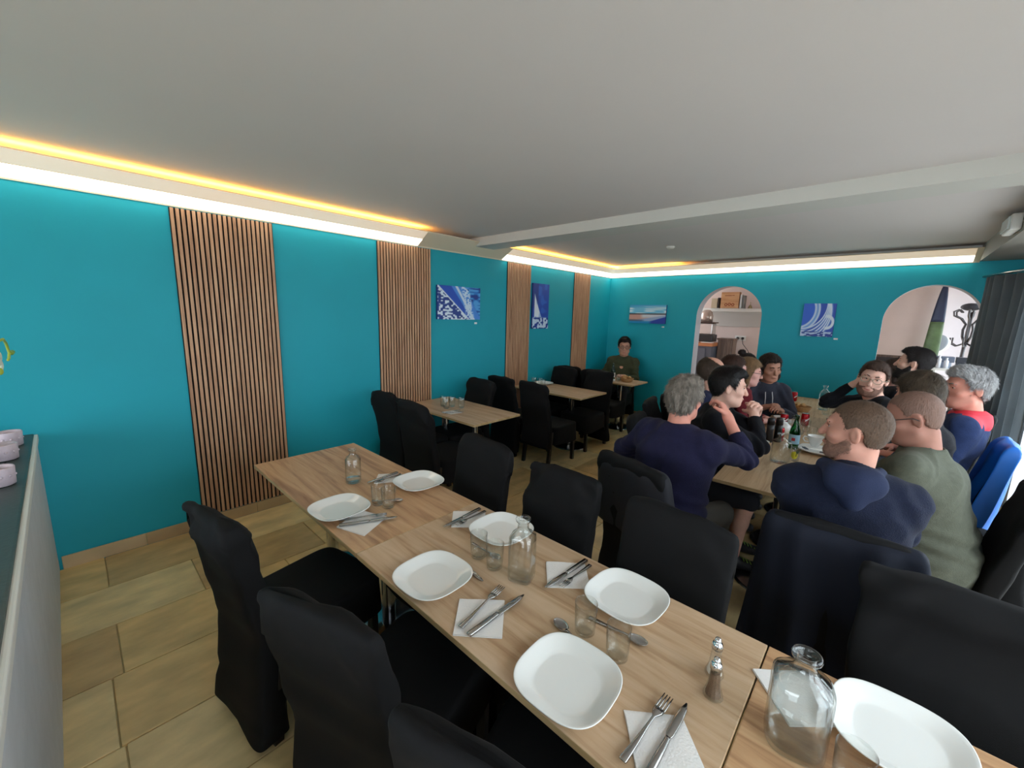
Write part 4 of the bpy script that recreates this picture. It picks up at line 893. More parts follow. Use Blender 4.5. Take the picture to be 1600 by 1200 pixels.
# annex windows beyond the right wall give daylight there; curtain in the dining room corner
def curtain():
    bm = bmesh.new(); n, mz = 150, 14; G = []
    path = [Vector((4.52, 6.60)), Vector((4.58, 6.30)), Vector((4.72, 5.98)), Vector((4.78, 5.55))]
    def pp(t):
        s = t*(len(path)-1); i = min(int(s), len(path)-2); return path[i].lerp(path[i+1], s-i)
    for j in range(mz+1):
        z = 0.03+(2.26-0.03)*j/mz; row = []; gather = 1.0-0.35*(1-abs(z-1.1)/1.1 if z < 2.2 else 0)*0.25
        for i in range(n+1):
            t = i/n; p = pp(t); d = (pp(min(1, t+.01))-pp(max(0, t-.01))).normalized(); nn = Vector((-d.y, d.x))
            a = 0.035*math.sin(t*PI*2*9+0.6*math.sin(z*2))+0.012*math.sin(t*47+z)
            q = p+nn*a; row.append(bm.verts.new((q.x, q.y, z)))
        G.append(row)
    for j in range(mz):
        for i in range(n): bm.faces.new((G[j][i], G[j][i+1], G[j+1][i+1], G[j+1][i]))
    r = bmesh.ops.solidify(bm, geom=list(bm.faces), thickness=0.003); return bm
cu = thing('curtain', 'grey green velvet curtain gathered in the window corner', 'curtain', (0, 0, 0))
obj('cloth', curtain(), mat('grey_velvet', srgb(138, 144, 148), 0.8, sheen=0.3, var=0.1, vs=3, bump=0.1, bs=200), cu, smooth=True)
obj('rail', tube([(4.50, 6.72, 2.28), (4.60, 6.28, 2.28), (4.82, 5.5, 2.28)], 0.012, 10), M_STEEL, cu, smooth=True)

# ------------------------------------------------------------------ people: implicit surfaces grown on posed skeletons
V3 = lambda *a: np.array(a if len(a) > 1 else a[0], float)
nrm_ = lambda v: v/max(1e-9, np.linalg.norm(v))
class Field:
    def __init__(s, lo, hi, h):
        s.h = h; s.lo = np.array(lo, float)-2*h; s.n = np.ceil((np.array(hi)-s.lo)/h).astype(int)+3
        s.D = np.full(tuple(s.n), 0.6, np.float32)
    def win(s, lo, hi):
        a = np.clip(((np.array(lo)-s.lo)/s.h).astype(int), 0, s.n-1); b = np.clip(np.ceil((np.array(hi)-s.lo)/s.h).astype(int)+1, 0, s.n)
        if np.any(b-a < 1): return None
        g = [s.lo[k]+s.h*np.arange(a[k], b[k]) for k in range(3)]
        return tuple(slice(a[k], b[k]) for k in range(3)), g[0][:, None, None], g[1][None, :, None], g[2][None, None, :]
    def put(s, w, d, k, sub=False):
        D = s.D[w]
        if sub:
            h = np.clip(0.5-0.5*(D+d)/k, 0, 1) if k > 0 else (d < 0)*1.0
            s.D[w] = (D*(1-h)+(-d)*h + k*h*(1-h)) if k > 0 else np.maximum(D, -d)
        elif k > 0:
            h = np.clip(0.5+0.5*(D-d)/k, 0, 1); s.D[w] = D*(1-h)+d*h-k*h*(1-h)
        else: s.D[w] = np.minimum(D, d)
    def cone(s, a, b, ra, rb, k=0.02, cap=False, sub=False):
        a, b = V3(a), V3(b); m = max(ra, rb)+k+3*s.h
        q = s.win(np.minimum(a, b)-m, np.maximum(a, b)+m)
        if q is None: return
        w, X, Y, Z = q; d = b-a; L2 = float(d@d)+1e-12
        t = ((X-a[0])*d[0]+(Y-a[1])*d[1]+(Z-a[2])*d[2])/L2; tc = np.clip(t, 0, 1)
        r = np.sqrt((X-a[0]-d[0]*tc)**2+(Y-a[1]-d[1]*tc)**2+(Z-a[2]-d[2]*tc)**2)-(ra+(rb-ra)*tc)
        if cap: r = np.maximum(r, (t-1)*math.sqrt(L2))
        s.put(w, r, k, sub)
    def ell(s, c, R, rad, k=0.015, sub=False):
        c, rad = V3(c), V3(rad); m = float(max(rad))+k+3*s.h; q = s.win(c-m, c+m)
        if q is None: return
        w, X, Y, Z = q; X, Y, Z = X-c[0], Y-c[1], Z-c[2]
        u = X*R[0, 0]+Y*R[1, 0]+Z*R[2, 0]; v = X*R[0, 1]+Y*R[1, 1]+Z*R[2, 1]; x = X*R[0, 2]+Y*R[1, 2]+Z*R[2, 2]
        k0 = np.sqrt((u/rad[0])**2+(v/rad[1])**2+(x/rad[2])**2)+1e-6; k1 = np.sqrt((u/rad[0]**2)**2+(v/rad[1]**2)**2+(x/rad[2]**2)**2)+1e-6
        s.put(w, k0*(k0-1)/k1, k, sub)
    def clip(s, f):
        X = s.lo[0]+s.h*np.arange(s.n[0])[:, None, None]; Y = s.lo[1]+s.h*np.arange(s.n[1])[None, :, None]; Z = s.lo[2]+s.h*np.arange(s.n[2])[None, None, :]
        s.D = np.maximum(s.D, f(X, Y, Z).astype(np.float32))
    def mesh(s):
        D = s.D; n = s.n; cs = n-1; ncell = int(np.prod(cs)); S_ = np.zeros((ncell, 3)); Cn = np.zeros(ncell); quads = []
        st3 = (cs[1]*cs[2], cs[2], 1)
        for ax in range(3):
            a = [slice(None)]*3; b = [slice(None)]*3; a[ax] = slice(0, -1); b[ax] = slice(1, None)
            A, B = D[tuple(a)], D[tuple(b)]; I = np.argwhere((A < 0) != (B < 0))
            o = [k for k in range(3) if k != ax]
            I = I[(I[:, o[0]] > 0) & (I[:, o[1]] > 0) & (I[:, o[0]] < cs[o[0]]) & (I[:, o[1]] < cs[o[1]])]
            if len(I) == 0: continue
            da = A[tuple(I.T)]; db = B[tuple(I.T)]; P = I.astype(float); P[:, ax] += da/(da-db)
            ids = []
            for d0, d1 in ((-1, -1), (0, -1), (0, 0), (-1, 0)):
                J = I.copy(); J[:, o[0]] += d0; J[:, o[1]] += d1; id_ = J[:, 0]*st3[0]+J[:, 1]*st3[1]+J[:, 2]; ids.append(id_)
                for k in range(3): S_[:, k] += np.bincount(id_, P[:, k], ncell)
                Cn += np.bincount(id_, minlength=ncell)
            Q = np.stack(ids, 1); flip = (da < 0) if ax != 1 else (da >= 0)
            Q[~flip] = Q[~flip][:, ::-1]; quads.append(Q)
        Q = np.concatenate(quads); used = np.unique(Q); mp = np.full(ncell, -1); mp[used] = np.arange(len(used))
        Vt = S_[used]/Cn[used][:, None]*s.h+s.lo; return Vt, mp[Q]
def vert_normals(V, Q):
    a, b, c, d = (V[Q[:, i]] for i in range(4)); fn = np.cross(c-a, d-b); N = np.zeros_like(V)
    for i in range(4):
        for k in range(3): N[:, k] += np.bincount(Q[:, i], fn[:, k], len(V))
    return N/np.maximum(1e-12, np.linalg.norm(N, axis=1))[:, None]
def smooth_v(V, Q, it=1, lam=0.5):
    for _ in range(it):
        A = np.zeros_like(V); c = np.zeros(len(V))
        for i in range(4):
            for j in ((i+1) % 4, (i-1) % 4):
                for k in range(3): A[:, k] += np.bincount(Q[:, i], V[Q[:, j]][:, k], len(V))
                c += np.bincount(Q[:, i], minlength=len(V))
        V = V*(1-lam)+A/np.maximum(c, 1)[:, None]*lam
    return V
def to_obj(name, F, m, parent, disp=None, sm=1):
    V, Q = F.mesh(); V = smooth_v(V, Q, sm)
    if disp is not None: V = V+vert_normals(V, Q)*disp(V)[:, None]
    me = bpy.data.meshes.new(name); me.vertices.add(len(V)); loc = np.array(parent.location)
    me.vertices.foreach_set('co', (V-loc).astype(np.float32).ravel()); me.loops.add(len(Q)*4); me.loops.foreach_set('vertex_index', Q.ravel().astype(np.int32))
    me.polygons.add(len(Q)); me.polygons.foreach_set('loop_start', np.arange(0, len(Q)*4, 4, dtype=np.int32)); me.polygons.foreach_set('loop_total', np.full(len(Q), 4, np.int32))
    me.update(calc_edges=True); me.validate()
    return obj(name, me, m, parent, smooth=True)
def ik(a, b, l1, l2, pole):
    d = b-a; L = np.linalg.norm(d); L = min(L, (l1+l2)*0.995); u = nrm_(d); x = (l1*l1-l2*l2+L*L)/(2*L); hgt = math.sqrt(max(1e-6, l1*l1-x*x))
    p = pole-u*(pole@u); return a+u*x+nrm_(p)*hgt, a+u*L
def hand(F, W, d, n, side, curl=0.7, s=1.0, grip=False, spread=0.0):
    d = nrm_(d); n = nrm_(n-d*(n@d)); c = np.cross(d, n)*side
    R = np.stack([c, d, n], 1)
    F.cone(W-d*0.01, W+d*0.03*s, 0.024*s, 0.024*s, 0.02); F.ell(W+d*0.05*s, R, (0.040*s, 0.050*s, 0.016*s), 0.012)
    for i, L in enumerate((0.072, 0.080, 0.074, 0.058)):
        off = (-0.030+0.020*i); b = W+d*(0.088-0.004*abs(i-1.3))*s-c*off*s*-1 if False else W+d*(0.088-0.004*abs(i-1.3))*s+c*(0.030-0.020*i)*s
        dd = nrm_(d+c*(0.09-0.06*i)*(1+spread*3)); p = b; ang = 0.0
        for j, fr in enumerate((0.45, 0.30, 0.25)):
            ang += curl*(0.8 if j == 0 else 1.0)*(1+0.08*i); q = p+(dd*math.cos(ang)+n*math.sin(ang))*L*fr*s
            F.cone(p, q, (0.0098-0.0008*j)*s, (0.0092-0.0008*j)*s, 0.004); p = q
    t0 = W+d*0.025*s+c*0.028*s; t1 = t0+nrm_(c*0.8+d*0.55+n*0.3)*0.036*s; t2 = t1+nrm_(c*0.25+d*0.8+n*(0.3+0.4*curl))*0.032*s
    F.cone(t0, t1, 0.014*s, 0.0115*s, 0.008); F.cone(t1, t2, 0.011*s, 0.009*s, 0.004)
def strands(ho, H, R, hs, hair, seed, rl):
    """short tapered locks rooted on the hair surface, merged into the hair mesh"""
    me = ho.data; n = len(me.vertices); V = np.empty(n*3); me.vertices.foreach_get('co', V); V = V.reshape(-1, 3)+rl
    N = np.empty(n*3); me.vertices.foreach_get('normal', N); N = N.reshape(-1, 3); v = ((V-H) @ R)/hs
    rs = np.random.RandomState(seed+5); out = np.argwhere((N*(V-(H+R[:, 2]*0.02*hs))).sum(1) > 0.02)[:, 0]
    cnt = hair.get('n', 5200); ln = hair.get('len', 0.012+hair.get('t', .006)*1.2); idx = rs.choice(out, cnt)
    P = V[idx]+rs.normal(size=(cnt, 3))*0.0015; nn = N[idx]; q = v[idx]
    crown = np.array([0.012, -0.055, 0.118]); fl = q-crown; fl[:, 2] -= 0.01
    if hair.get('vol'): m = (q[:, 1] > -0.01) & (q[:, 2] > 0.06); fl[m] = np.stack([0.35+0*q[m, 0], 0.25+0*q[m, 0], 0.5+0*q[m, 0]], 1)*0.1
    if hair.get('long'): m = q[:, 2] < 0.06; fl[m] = np.array([0, -0.02, -0.1])
    w = (fl/np.maximum(1e-6, np.linalg.norm(fl, axis=1))[:, None]) @ R.T
    w = w-nn*(w*nn).sum(1)[:, None]; w /= np.maximum(1e-6, np.linalg.norm(w, axis=1))[:, None]
    lift = hair.get('lift', 0.28); sw = fold(q, seed+8, 26, 5)[:, None]*0.5; sd = np.cross(nn, w)
    dr = w+nn*lift*rs.uniform(0.3, 1.3, (cnt, 1))+sd*(sw+rs.normal(size=(cnt, 1))*0.16); dr /= np.linalg.norm(dr, axis=1)[:, None]
    side = np.cross(dr, nn); side /= np.maximum(1e-6, np.linalg.norm(side, axis=1))[:, None]
    L_ = ln*hs*rs.uniform(0.6, 1.25, (cnt, 1)); wd = hair.get('wd', 0.0011)*hs
    p0 = P-nn*0.001; p1 = P+dr*L_*0.55+nn*0.0006; p2 = P+dr*L_-nn*L_*0.18
    VV = np.stack([p0-side*wd, p0+side*wd, p1+side*wd*0.8, p1-side*wd*0.8, p2], 1).reshape(-1, 3)-rl
    b0 = np.arange(cnt)*5; quads = np.stack([b0, b0+1, b0+2, b0+3], 1); tris = np.stack([b0+3, b0+2, b0+4], 1)
    m2 = bpy.data.meshes.new('locks'); m2.from_pydata(VV.tolist(), [], quads.tolist()+tris.tolist())
    bm = bmesh.new(); bm.from_mesh(me); bm.from_mesh(m2); bm.to_mesh(me); bm.free(); bpy.data.meshes.remove(m2)
    me.polygons.foreach_set('use_smooth', [True]*len(me.polygons))
SKIN = {}
def skinmat(n, c): return mat('skin_'+n, srgb(*c), 0.62, sub=0.10, var=0.07, vs=22, bump=0.05, bs=300, spec=0.3)
def rotm(yaw, pitch=0, roll=0):
    """columns right, forward, up; yaw clockwise from +Y, pitch up positive, roll to the right positive"""
    f = V3(math.sin(yaw)*math.cos(pitch), math.cos(yaw)*math.cos(pitch), math.sin(pitch)); r = V3(math.cos(yaw), -math.sin(yaw), 0); u = np.cross(r, f)
    c, s = math.cos(roll), math.sin(roll); return np.stack([c*r-s*u, f, s*r+c*u], 1)
PL = {}
def person(label, H, hip, byaw, hyaw, hpitch=0.0, hroll=0.0, hs=1.0, bs=1.0, lh=None, rh=None, lpole=None, rpole=None, skin=('light', (196, 146, 124)),
           top=('navy', (24, 28, 58)), sleeve=0.94, hair=None, beard=None, brow=(50, 38, 30), eyes='open', glasses=None, trousers=(26, 28, 36), h=0.009, belly=0.0,
           collar=True, hood=None, build=1.0, curl=0.7, lcurl=None, zip_=False, hunch=0.0, yoke=None, handn=None, drop=0.0, bare=False, group=None):
    H = V3(H); R = rotm(hyaw, hpitch, hroll); r_, f_, u_ = R[:, 0], R[:, 1], R[:, 2]; bf = V3(math.sin(byaw), math.cos(byaw), 0); br = V3(math.cos(byaw), -math.sin(byaw), 0)
    root = thing('person', label, 'person', (hip[0], hip[1], 0), 0, group)
    up_ = V3(0, 0, 1); P = V3(hip[0], hip[1], 0.55)
    base = H-f_*0.022*hs-u_*0.075*hs                                   # skull base
    Nb = H-bf*(0.045+0.03*hunch)-up_*0.165*hs*(1-0.15*hunch) ; sw = 0.165*bs*build
    spine = nrm_(Nb-P); chest = Nb-spine*0.19*bs; mid = P*0.5+chest*0.5-bf*0.02*hunch
    sh = {}; el = {}; wr = {}
    for s, tgt, pole in ((-1, lh, lpole), (1, rh, rpole)):
        Sp = Nb-spine*0.055*bs-up_*drop+br*s*sw+bf*(0.015+0.03*hunch)
        if tgt is None: tgt = tuple(P+br*s*0.12+bf*0.30+up_*0.20)
        pole = V3(pole) if pole is not None else br*s*0.6-up_*0.8-bf*0.3
        E_, W_ = ik(Sp, V3(tgt), 0.285*bs, 0.255*bs, pole); sh[s], el[s], wr[s] = Sp, E_, W_
    pts = [P, H]+list(sh.values())+list(el.values())+list(wr.values())
    # ---- skin: one continuous body
    lo = np.min(pts, 0)-0.17; hi = np.max(pts, 0)+0.17; lo[2] = max(lo[2], P[2]-0.1)
    F = Field(lo, hi, h); e = lambda x, y, z: H+(r_*x+f_*y+u_*z)*hs
    q = lambda *a: tuple(v*hs for v in a)
    F.cone(P, mid, 0.11, 0.10, 0.04); F.cone(mid, chest, 0.10, 0.11, 0.04); F.cone(chest-br*0.06, chest+br*0.06, 0.10*build, 0.10*build, 0.04)
    F.cone(sh[-1], sh[1], 0.05*bs, 0.05*bs, 0.05)
    F.cone(Nb-up_*0.03, base, 0.062*hs*build**.3, 0.056*hs, 0.03)
    for s in (-1, 1):
        F.cone(sh[s], el[s], 0.046*bs*build, 0.038*bs, 0.02); F.cone(el[s], wr[s], 0.041*bs, 0.027*bs, 0.012)
    F.ell(e(0, -0.016, 0.030), R, q(0.076, 0.096, 0.088), 0.015); F.ell(e(0, 0.026, -0.030), R, q(0.062, 0.066, 0.088), 0.03)
    F.ell(e(0, 0.042, -0.082), R, q(0.044, 0.044, 0.034), 0.025); F.ell(e(0, 0.076, -0.100), R, q(0.020, 0.016, 0.015), 0.015)
    for s in (-1, 1):
        F.ell(e(s*0.045, 0.055, -0.022), R, q(0.022, 0.024, 0.018), 0.02)
        F.cone(e(s*0.052, 0.004, -0.066), e(s*0.028, 0.060, -0.094), 0.020*hs, 0.016*hs, 0.035)
    F.cone(e(-0.034, 0.078, 0.032), e(0.034, 0.078, 0.032), 0.011*hs, 0.011*hs, 0.012)
    for s in (-1, 1): F.ell(e(s*0.031, 0.095, 0.010), R, q(0.017, 0.011, 0.010), 0.010, sub=True)
    F.cone(e(0, 0.086, 0.016), e(0, 0.110, -0.026), 0.0085*hs, 0.0115*hs, 0.006); F.ell(e(0, 0.106, -0.030), R, q(0.016, 0.012, 0.009), 0.006)
    F.ell(e(0, 0.090, -0.0575), R, q(0.024, 0.010, 0.006), 0.005); F.ell(e(0, 0.088, -0.070), R, q(0.021, 0.010, 0.007), 0.005)
    F.ell(e(0, 0.103, -0.0635), R, q(0.022, 0.008, 0.0022), 0.003, sub=True)
    for s in (-1, 1):
        Re = R @ np.array([[math.cos(.35*s), -math.sin(.35*s), 0], [math.sin(.35*s), math.cos(.35*s), 0], [0, 0, 1]])
        F.ell(e(s*0.080, -0.012, -0.006), Re, q(0.009, 0.019, 0.032), 0.004); F.ell(e(s*0.088, -0.008, -0.002), Re, q(0.006, 0.011, 0.020), 0.004, sub=True)
    hc = {-1: lcurl if lcurl is not None else curl, 1: curl}
    for s, tg in ((-1, lh), (1, rh)):
        if tg is None: continue
        d = nrm_(wr[s]-el[s]); n = V3(handn[s]) if handn and s in handn else -up_*1.0+br*(-s)*0.3
        hand(F, wr[s], d, n, s if True else -s, hc[s], 1.0*bs, False)
    M_SK = skinmat(*skin); M_TOP = mat('cloth_'+top[0], srgb(*top[1]), 0.9, bump=0.45, bs=220, sheen=0.03, spec=0.2, var=0.10, vs=40)
    to_obj('body', F, M_SK, root)
    # ---- upper garment
    F = Field(lo-0.02, hi*V3(1, 1, 1)+0.02, max(h, 0.007)); c_ = 0.014
    F.cone(P-br*0.07, P+br*0.07, 0.150*build+belly*.6, 0.150*build+belly*.6, 0.06)
    F.cone(mid-br*0.075+bf*belly*.7, mid+br*0.075+bf*belly*.7, 0.125*build+belly*.6, 0.125*build+belly*.6, 0.09)
    F.cone(chest-br*0.085*build, chest+br*0.085*build, 0.118*build, 0.118*build, 0.09)
    F.cone(chest-br*0.07*build-bf*0.035+spine*0.07, chest+br*0.07*build-bf*0.035+spine*0.07, 0.085, 0.085, 0.06)
    for s in (-1, 1): F.cone(Nb-up_*0.02-bf*0.01, sh[s]+up_*0.004, 0.060*bs, 0.056*bs, 0.07)
    F.cone(sh[-1]*0.80+sh[1]*0.20, sh[1]*0.80+sh[-1]*0.20, 0.062*bs, 0.062*bs, 0.06); F.cone(Nb-up_*0.07, Nb+up_*0.0+bf*0.008, 0.088*bs, 0.068*hs, 0.05, cap=True)
    for s in (-1, 1):
        F.cone(sh[s], el[s], 0.061*bs*build**.5, 0.053*bs, 0.05); F.cone(sh[s], chest+br*s*0.09, 0.05, 0.08, 0.06); F.cone(sh[s]-up_*0.04, P*.7+sh[s]*.3, 0.045*build, 0.085*build, 0.07)
        if sleeve > 0.55: F.cone(el[s], el[s]+(wr[s]-el[s])*sleeve, 0.053*bs, 0.040*bs, 0.02, cap=True)
    if sleeve <= 0.55:                                                 # short sleeves: cut the tube above the elbow
        F2 = None
    F.cone(base-u_*0.02, base+u_*0.12, 0.075*hs, 0.085*hs, 0.0, sub=True)
    fs = int(abs(H[0]*91+H[1]*37)*10) % 1000
    def folds(V):
        a = 0.009*fold(V*V3(1, 1, 1.3), fs, 6)-0.014*np.abs(fold(V*V3(1, 1, 1.6), fs+40, 9, 4))+0.005; 
        for s in (-1, 1):
            t = np.linalg.norm(V-el[s], axis=1); a = a+0.009*np.exp(-(t/0.10)**2)*np.sin((V@nrm_(wr[s]-sh[s]))*120)
            t = np.linalg.norm(V-sh[s], axis=1); a = a+0.006*np.exp(-(t/0.11)**2)*np.sin((V@nrm_(br*s+up_*0.6))*90)
        z = np.abs(V[:, 2]-(mid[2]-0.05)); return a+0.008*np.exp(-(z/0.09)**2)*np.sin(V[:, 2]*75+V[:, 0]*14+V[:, 1]*9)
    g = to_obj('sweater', F, M_TOP, root, folds)
    if collar and hood is None:
        rg = [(Nb+up_*(0.008+0.018*math.cos(a))*1.0+br*0.064*math.sin(a)*hs*build**.3+bf*(0.010+0.062*math.cos(a)*hs)-up_*0.030*(1+math.cos(a))) for a in np.linspace(0, 2*PI, 28, endpoint=False)]
        rg.append(rg[0]); rg = [p-V3(root.location) for p in rg]; obj('collar', tube(rg, 0.0095, 8, caps=False), M_TOP, root, smooth=True)
    if hood:
        F = Field(Nb-0.22, Nb+0.22, 0.008); b0 = Nb-bf*0.055+up_*0.005
        F.cone(b0-br*0.085+bf*0.08, b0-bf*0.02-br*0.045, 0.036, 0.048, 0.03); F.cone(b0+br*0.085+bf*0.08, b0-bf*0.02+br*0.045, 0.036, 0.048, 0.03)
        F.cone(b0-br*0.05-bf*0.03-up_*0.02, b0+br*0.05-bf*0.03-up_*0.02, 0.056, 0.056, 0.03); F.cone(b0-bf*0.045-up_*0.09, b0-bf*0.04-up_*0.02, 0.042, 0.06, 0.04)
        F.cone(b0+br*0.09+bf*0.085, b0-br*0.09+bf*0.085, 0.03, 0.03, 0.02) if hood == 'closed' else None
        F.cone(Nb-up_*0.02, base+u_*0.05, 0.062*hs, 0.078*hs, 0.0, sub=True)
        to_obj('hood', F, mat('cloth_'+top[0]+'_hood', srgb(*[min(255, int(v*1.3+7)) for v in top[1]]), 0.9, bump=0.3, bs=260, spec=0.2), root, lambda V: 0.009*fold(V, fs+3, 16))
    if yoke:                                                          # coloured shoulder panel
        F = Field(np.minimum(sh[-1], sh[1])-0.14, np.maximum(sh[-1], sh[1])+0.14, 0.008)
        F.cone(sh[-1]*0.86+sh[1]*0.14-spine*0.008, sh[1]*0.86+sh[-1]*0.14-spine*0.008, 0.070*bs, 0.070*bs, 0.05); F.cone(Nb-up_*0.04, Nb+up_*0.012, 0.096*bs, 0.078*hs, 0.04, cap=True)
        for s in (-1, 1): F.cone(Nb-up_*0.02-bf*0.01, sh[s]+up_*0.004, 0.066*bs, 0.062*bs, 0.07)
        F.cone(base-u_*0.02, base+u_*0.12, 0.075*hs, 0.085*hs, 0.0, sub=True); zc = Nb-spine*0.05
        F.clip(lambda X, Y, Z: -((X-zc[0])*spine[0]+(Y-zc[1])*spine[1]+(Z-zc[2])*spine[2])+0.25*((X-zc[0])*bf[0]+(Y-zc[1])*bf[1]))
        to_obj('shoulder_yoke', F, mat('cloth_yoke_'+top[0], srgb(*yoke), 0.7), root, lambda V: 0.003*fold(V, fs+9, 12))
    if zip_:
        for s in (-1, 1): obj('drawstring', tube([tuple(Nb+bf*0.085+br*s*0.03-up_*0.03-V3(root.location)), tuple(Nb+bf*0.125+br*s*0.035-up_*0.12-V3(root.location)), tuple(Nb+bf*0.14+br*s*0.035-up_*0.22-V3(root.location))], 0.004, 6), mat('white_cord', srgb(210, 210, 210), 0.7), root, smooth=True)
    # ---- trousers, shoes
    F = Field(V3(P[0]-0.75, P[1]-0.75, 0.02), V3(P[0]+0.75, P[1]+0.75, 0.75), 0.016); ft = []
    for s in (-1, 1):
        hp = P+br*s*0.085-up_*0.01; kn = hp+bf*0.42+br*s*0.04-up_*0.02; an = V3(kn[0], kn[1], 0.10)-bf*0.05; ft.append(an)
        F.cone(hp, kn, 0.095*build, 0.072, 0.05)
        if not bare: F.cone(kn, an, 0.068, 0.052, 0.03, cap=True)
        else:
            G_ = Field(np.minimum(kn, an)-0.12, np.maximum(kn, an)+0.12, 0.01); G_.cone(kn, kn*.6+an*.4-bf*.02, 0.055, 0.056, 0.03); G_.cone(kn*.6+an*.4-bf*.02, an, 0.056, 0.036, 0.03); G_.cone(an, an-up_*0.03, 0.036, 0.036, 0.01)
            to_obj('bare_calf', G_, M_SK, root)
    F.cone(P-br*0.08, P+br*0.08, 0.135, 0.135, 0.05)
    to_obj('trousers', F, mat('trousers_%d_%d_%d' % trousers, srgb(*trousers), 0.85, bump=0.2, bs=200), root, lambda V: 0.004*fold(V, fs+5, 8))
    rl0 = V3(root.location)
    for a in ft:
        F = Field(a-V3(0.2, 0.2, 0.12), a+V3(0.25, 0.25, 0.08), 0.012); a0 = V3(a[0], a[1], 0.05)
        F.cone(a0-bf*0.03, a0+bf*0.15-up_*0.005, 0.042, 0.036, 0.02); F.cone(a0, a0+up_*0.055, 0.042, 0.04, 0.02, cap=True); F.clip(lambda X, Y, Z: 0.004-Z+0*X+0*Y)
        so_ = to_obj('shoe', F, mat('dark_shoe_leather', srgb(34, 34, 38), 0.5), root)
        if bare:
            q0 = a0+bf*0.05-rl0+up_*0.035
            obj('laces', join(*[tube([tuple(q0+bf*.022*k-br*.026-up_*.004*k), tuple(q0+bf*.022*(k+.5)+up_*(.008-.006*k)), tuple(q0+bf*.022*(k+1)+br*.026-up_*.004*k)], 0.004, 6) for k in range(4)]), mat('lime_laces', srgb(150, 190, 90), 0.6), so_, smooth=True)
    # ---- hair
    rl = V3(root.location); loc = lambda *a: tuple(e(*a)-rl)
    if hair:
        t = hair.get('t', 0.006); hh = hair.get('h', 0.006); F = Field(H-0.26*hs, H+0.19*hs, hh)
        F.ell(e(0, -0.016, 0.030+t*0.4), R, q(0.076+t*.8, 0.096+t, 0.088+t), 0.015)
        F.ell(e(0, -0.030, -0.014), R, q(0.061+t*.6, 0.062+t, 0.068), 0.025)
        if hair.get('vol'): F.ell(e(hair.get('side', 0), 0.030, 0.085), R, q(0.055, 0.050, 0.030+hair['vol']), 0.03)
        if hair.get('long'):
            L = hair['long']
            for s in (-1, 1):
                F.cone(e(s*0.074, -0.01, 0.02), e(s*0.078, 0.012, -0.05-L*.6), 0.020*hs, 0.022*hs, 0.03); F.cone(e(s*0.045, -0.07, 0.0), e(s*0.05, -0.065, -0.05-L), 0.040*hs, 0.032*hs, 0.03)
        if hair.get('tail'): F.cone(e(0, -0.10, 0.03), e(0, -0.125, -0.06), 0.03*hs, 0.02*hs, 0.015)
        if hair.get('bun'): F.ell(e(0, -0.07, 0.135), R, q(0.038, 0.038, 0.036), 0.006)
        zf, zt = hair.get('front', 0.070)+0.016, hair.get('temple', 0.035)+0.016; bald = hair.get('bald', 0)
        ys = [-0.2, -0.085, -0.045, -0.022, -0.005, 0.012, 0.030, 0.045, 0.062, 0.08, 0.2]
        low = hair.get('nape', -0.075)
        zs = [low, low, -0.045, -0.012, -0.030, -0.028, zt-0.012, zt+0.012, zt+0.028, zf, zf+0.02]
        if hair.get('long'): zs = [-0.4]*4+[-0.4, -0.35, -0.02, zt, zt+0.015, zf, zf+.02]
        def face(X, Y, Z):
            x = X-H[0]; y = Y-H[1]; z = Z-H[2]
            a = (x*r_[0]+y*r_[1]+z*r_[2])/hs; b = (x*f_[0]+y*f_[1]+z*f_[2])/hs; c = (x*u_[0]+y*u_[1]+z*u_[2])/hs
            zl = np.interp(b, ys, zs) + 0.012*np.exp(-(a/0.03)**2)*(b > 0.05)*hair.get('widow', -1)
            d = (zl-c)*0.8+0.0025*np.sin(a*330+b*90)+0.002*np.sin(a*150-c*210+b*400)
            ear = 0.020-np.sqrt((b+0.008)**2+(c+0.006)**2)*0.72
            if not hair.get('long'): d = np.maximum(d, ear)
            if bald: d = np.maximum(d, np.minimum(0.10*(c-0.05)+(0.060*bald-np.sqrt(a*a+(b-0.02)**2)), 0.05*(c+1)))
            return d*hs
        F.clip(face); cl_ = hair['c']; am = hair.get('rough', 0.0025)
        def hd(V):
            v = (V-H) @ R; f = fold(v*V3(1.0, 0.45, 1.0), fs+11, 55, 6); rs = np.random.RandomState(fs)
            return am*f+am*0.35*rs.normal(size=len(V))
        hm = mat('hair_%d_%d_%d' % tuple(cl_), srgb(*cl_), hair.get('gloss', 0.55), var=hair.get('mix', 0.35), vs=hair.get('ms', 60), bump=0.5, bs=160, stretch=(1, 1, .35), spec=0.25)
        ho = to_obj('hair', F, hm, root, hd, 1); strands(ho, H, R, hs, hair, fs, rl)
    if beard:
        F = Field(H-0.17*hs, H+0.10*hs, 0.0055); t = beard.get('t', 0.005)
        F.ell(e(0, 0.026, -0.030), R, q(0.062+t, 0.066+t*.6, 0.088+t), 0.03); F.ell(e(0, 0.042, -0.084), R, q(0.046+t, 0.046+t, 0.036+t), 0.025); F.ell(e(0, 0.076, -0.102), R, q(0.021+t, 0.017+t, 0.016+t), 0.015)
        for s in (-1, 1): F.cone(e(s*0.052, 0.004, -0.066), e(s*0.028, 0.060, -0.094), (0.020+t)*hs, (0.016+t)*hs, 0.035); F.ell(e(s*0.045, 0.055, -0.022), R, q(0.022+t, 0.024+t, 0.018+t), 0.02)
        ym = beard.get('line', -0.045)
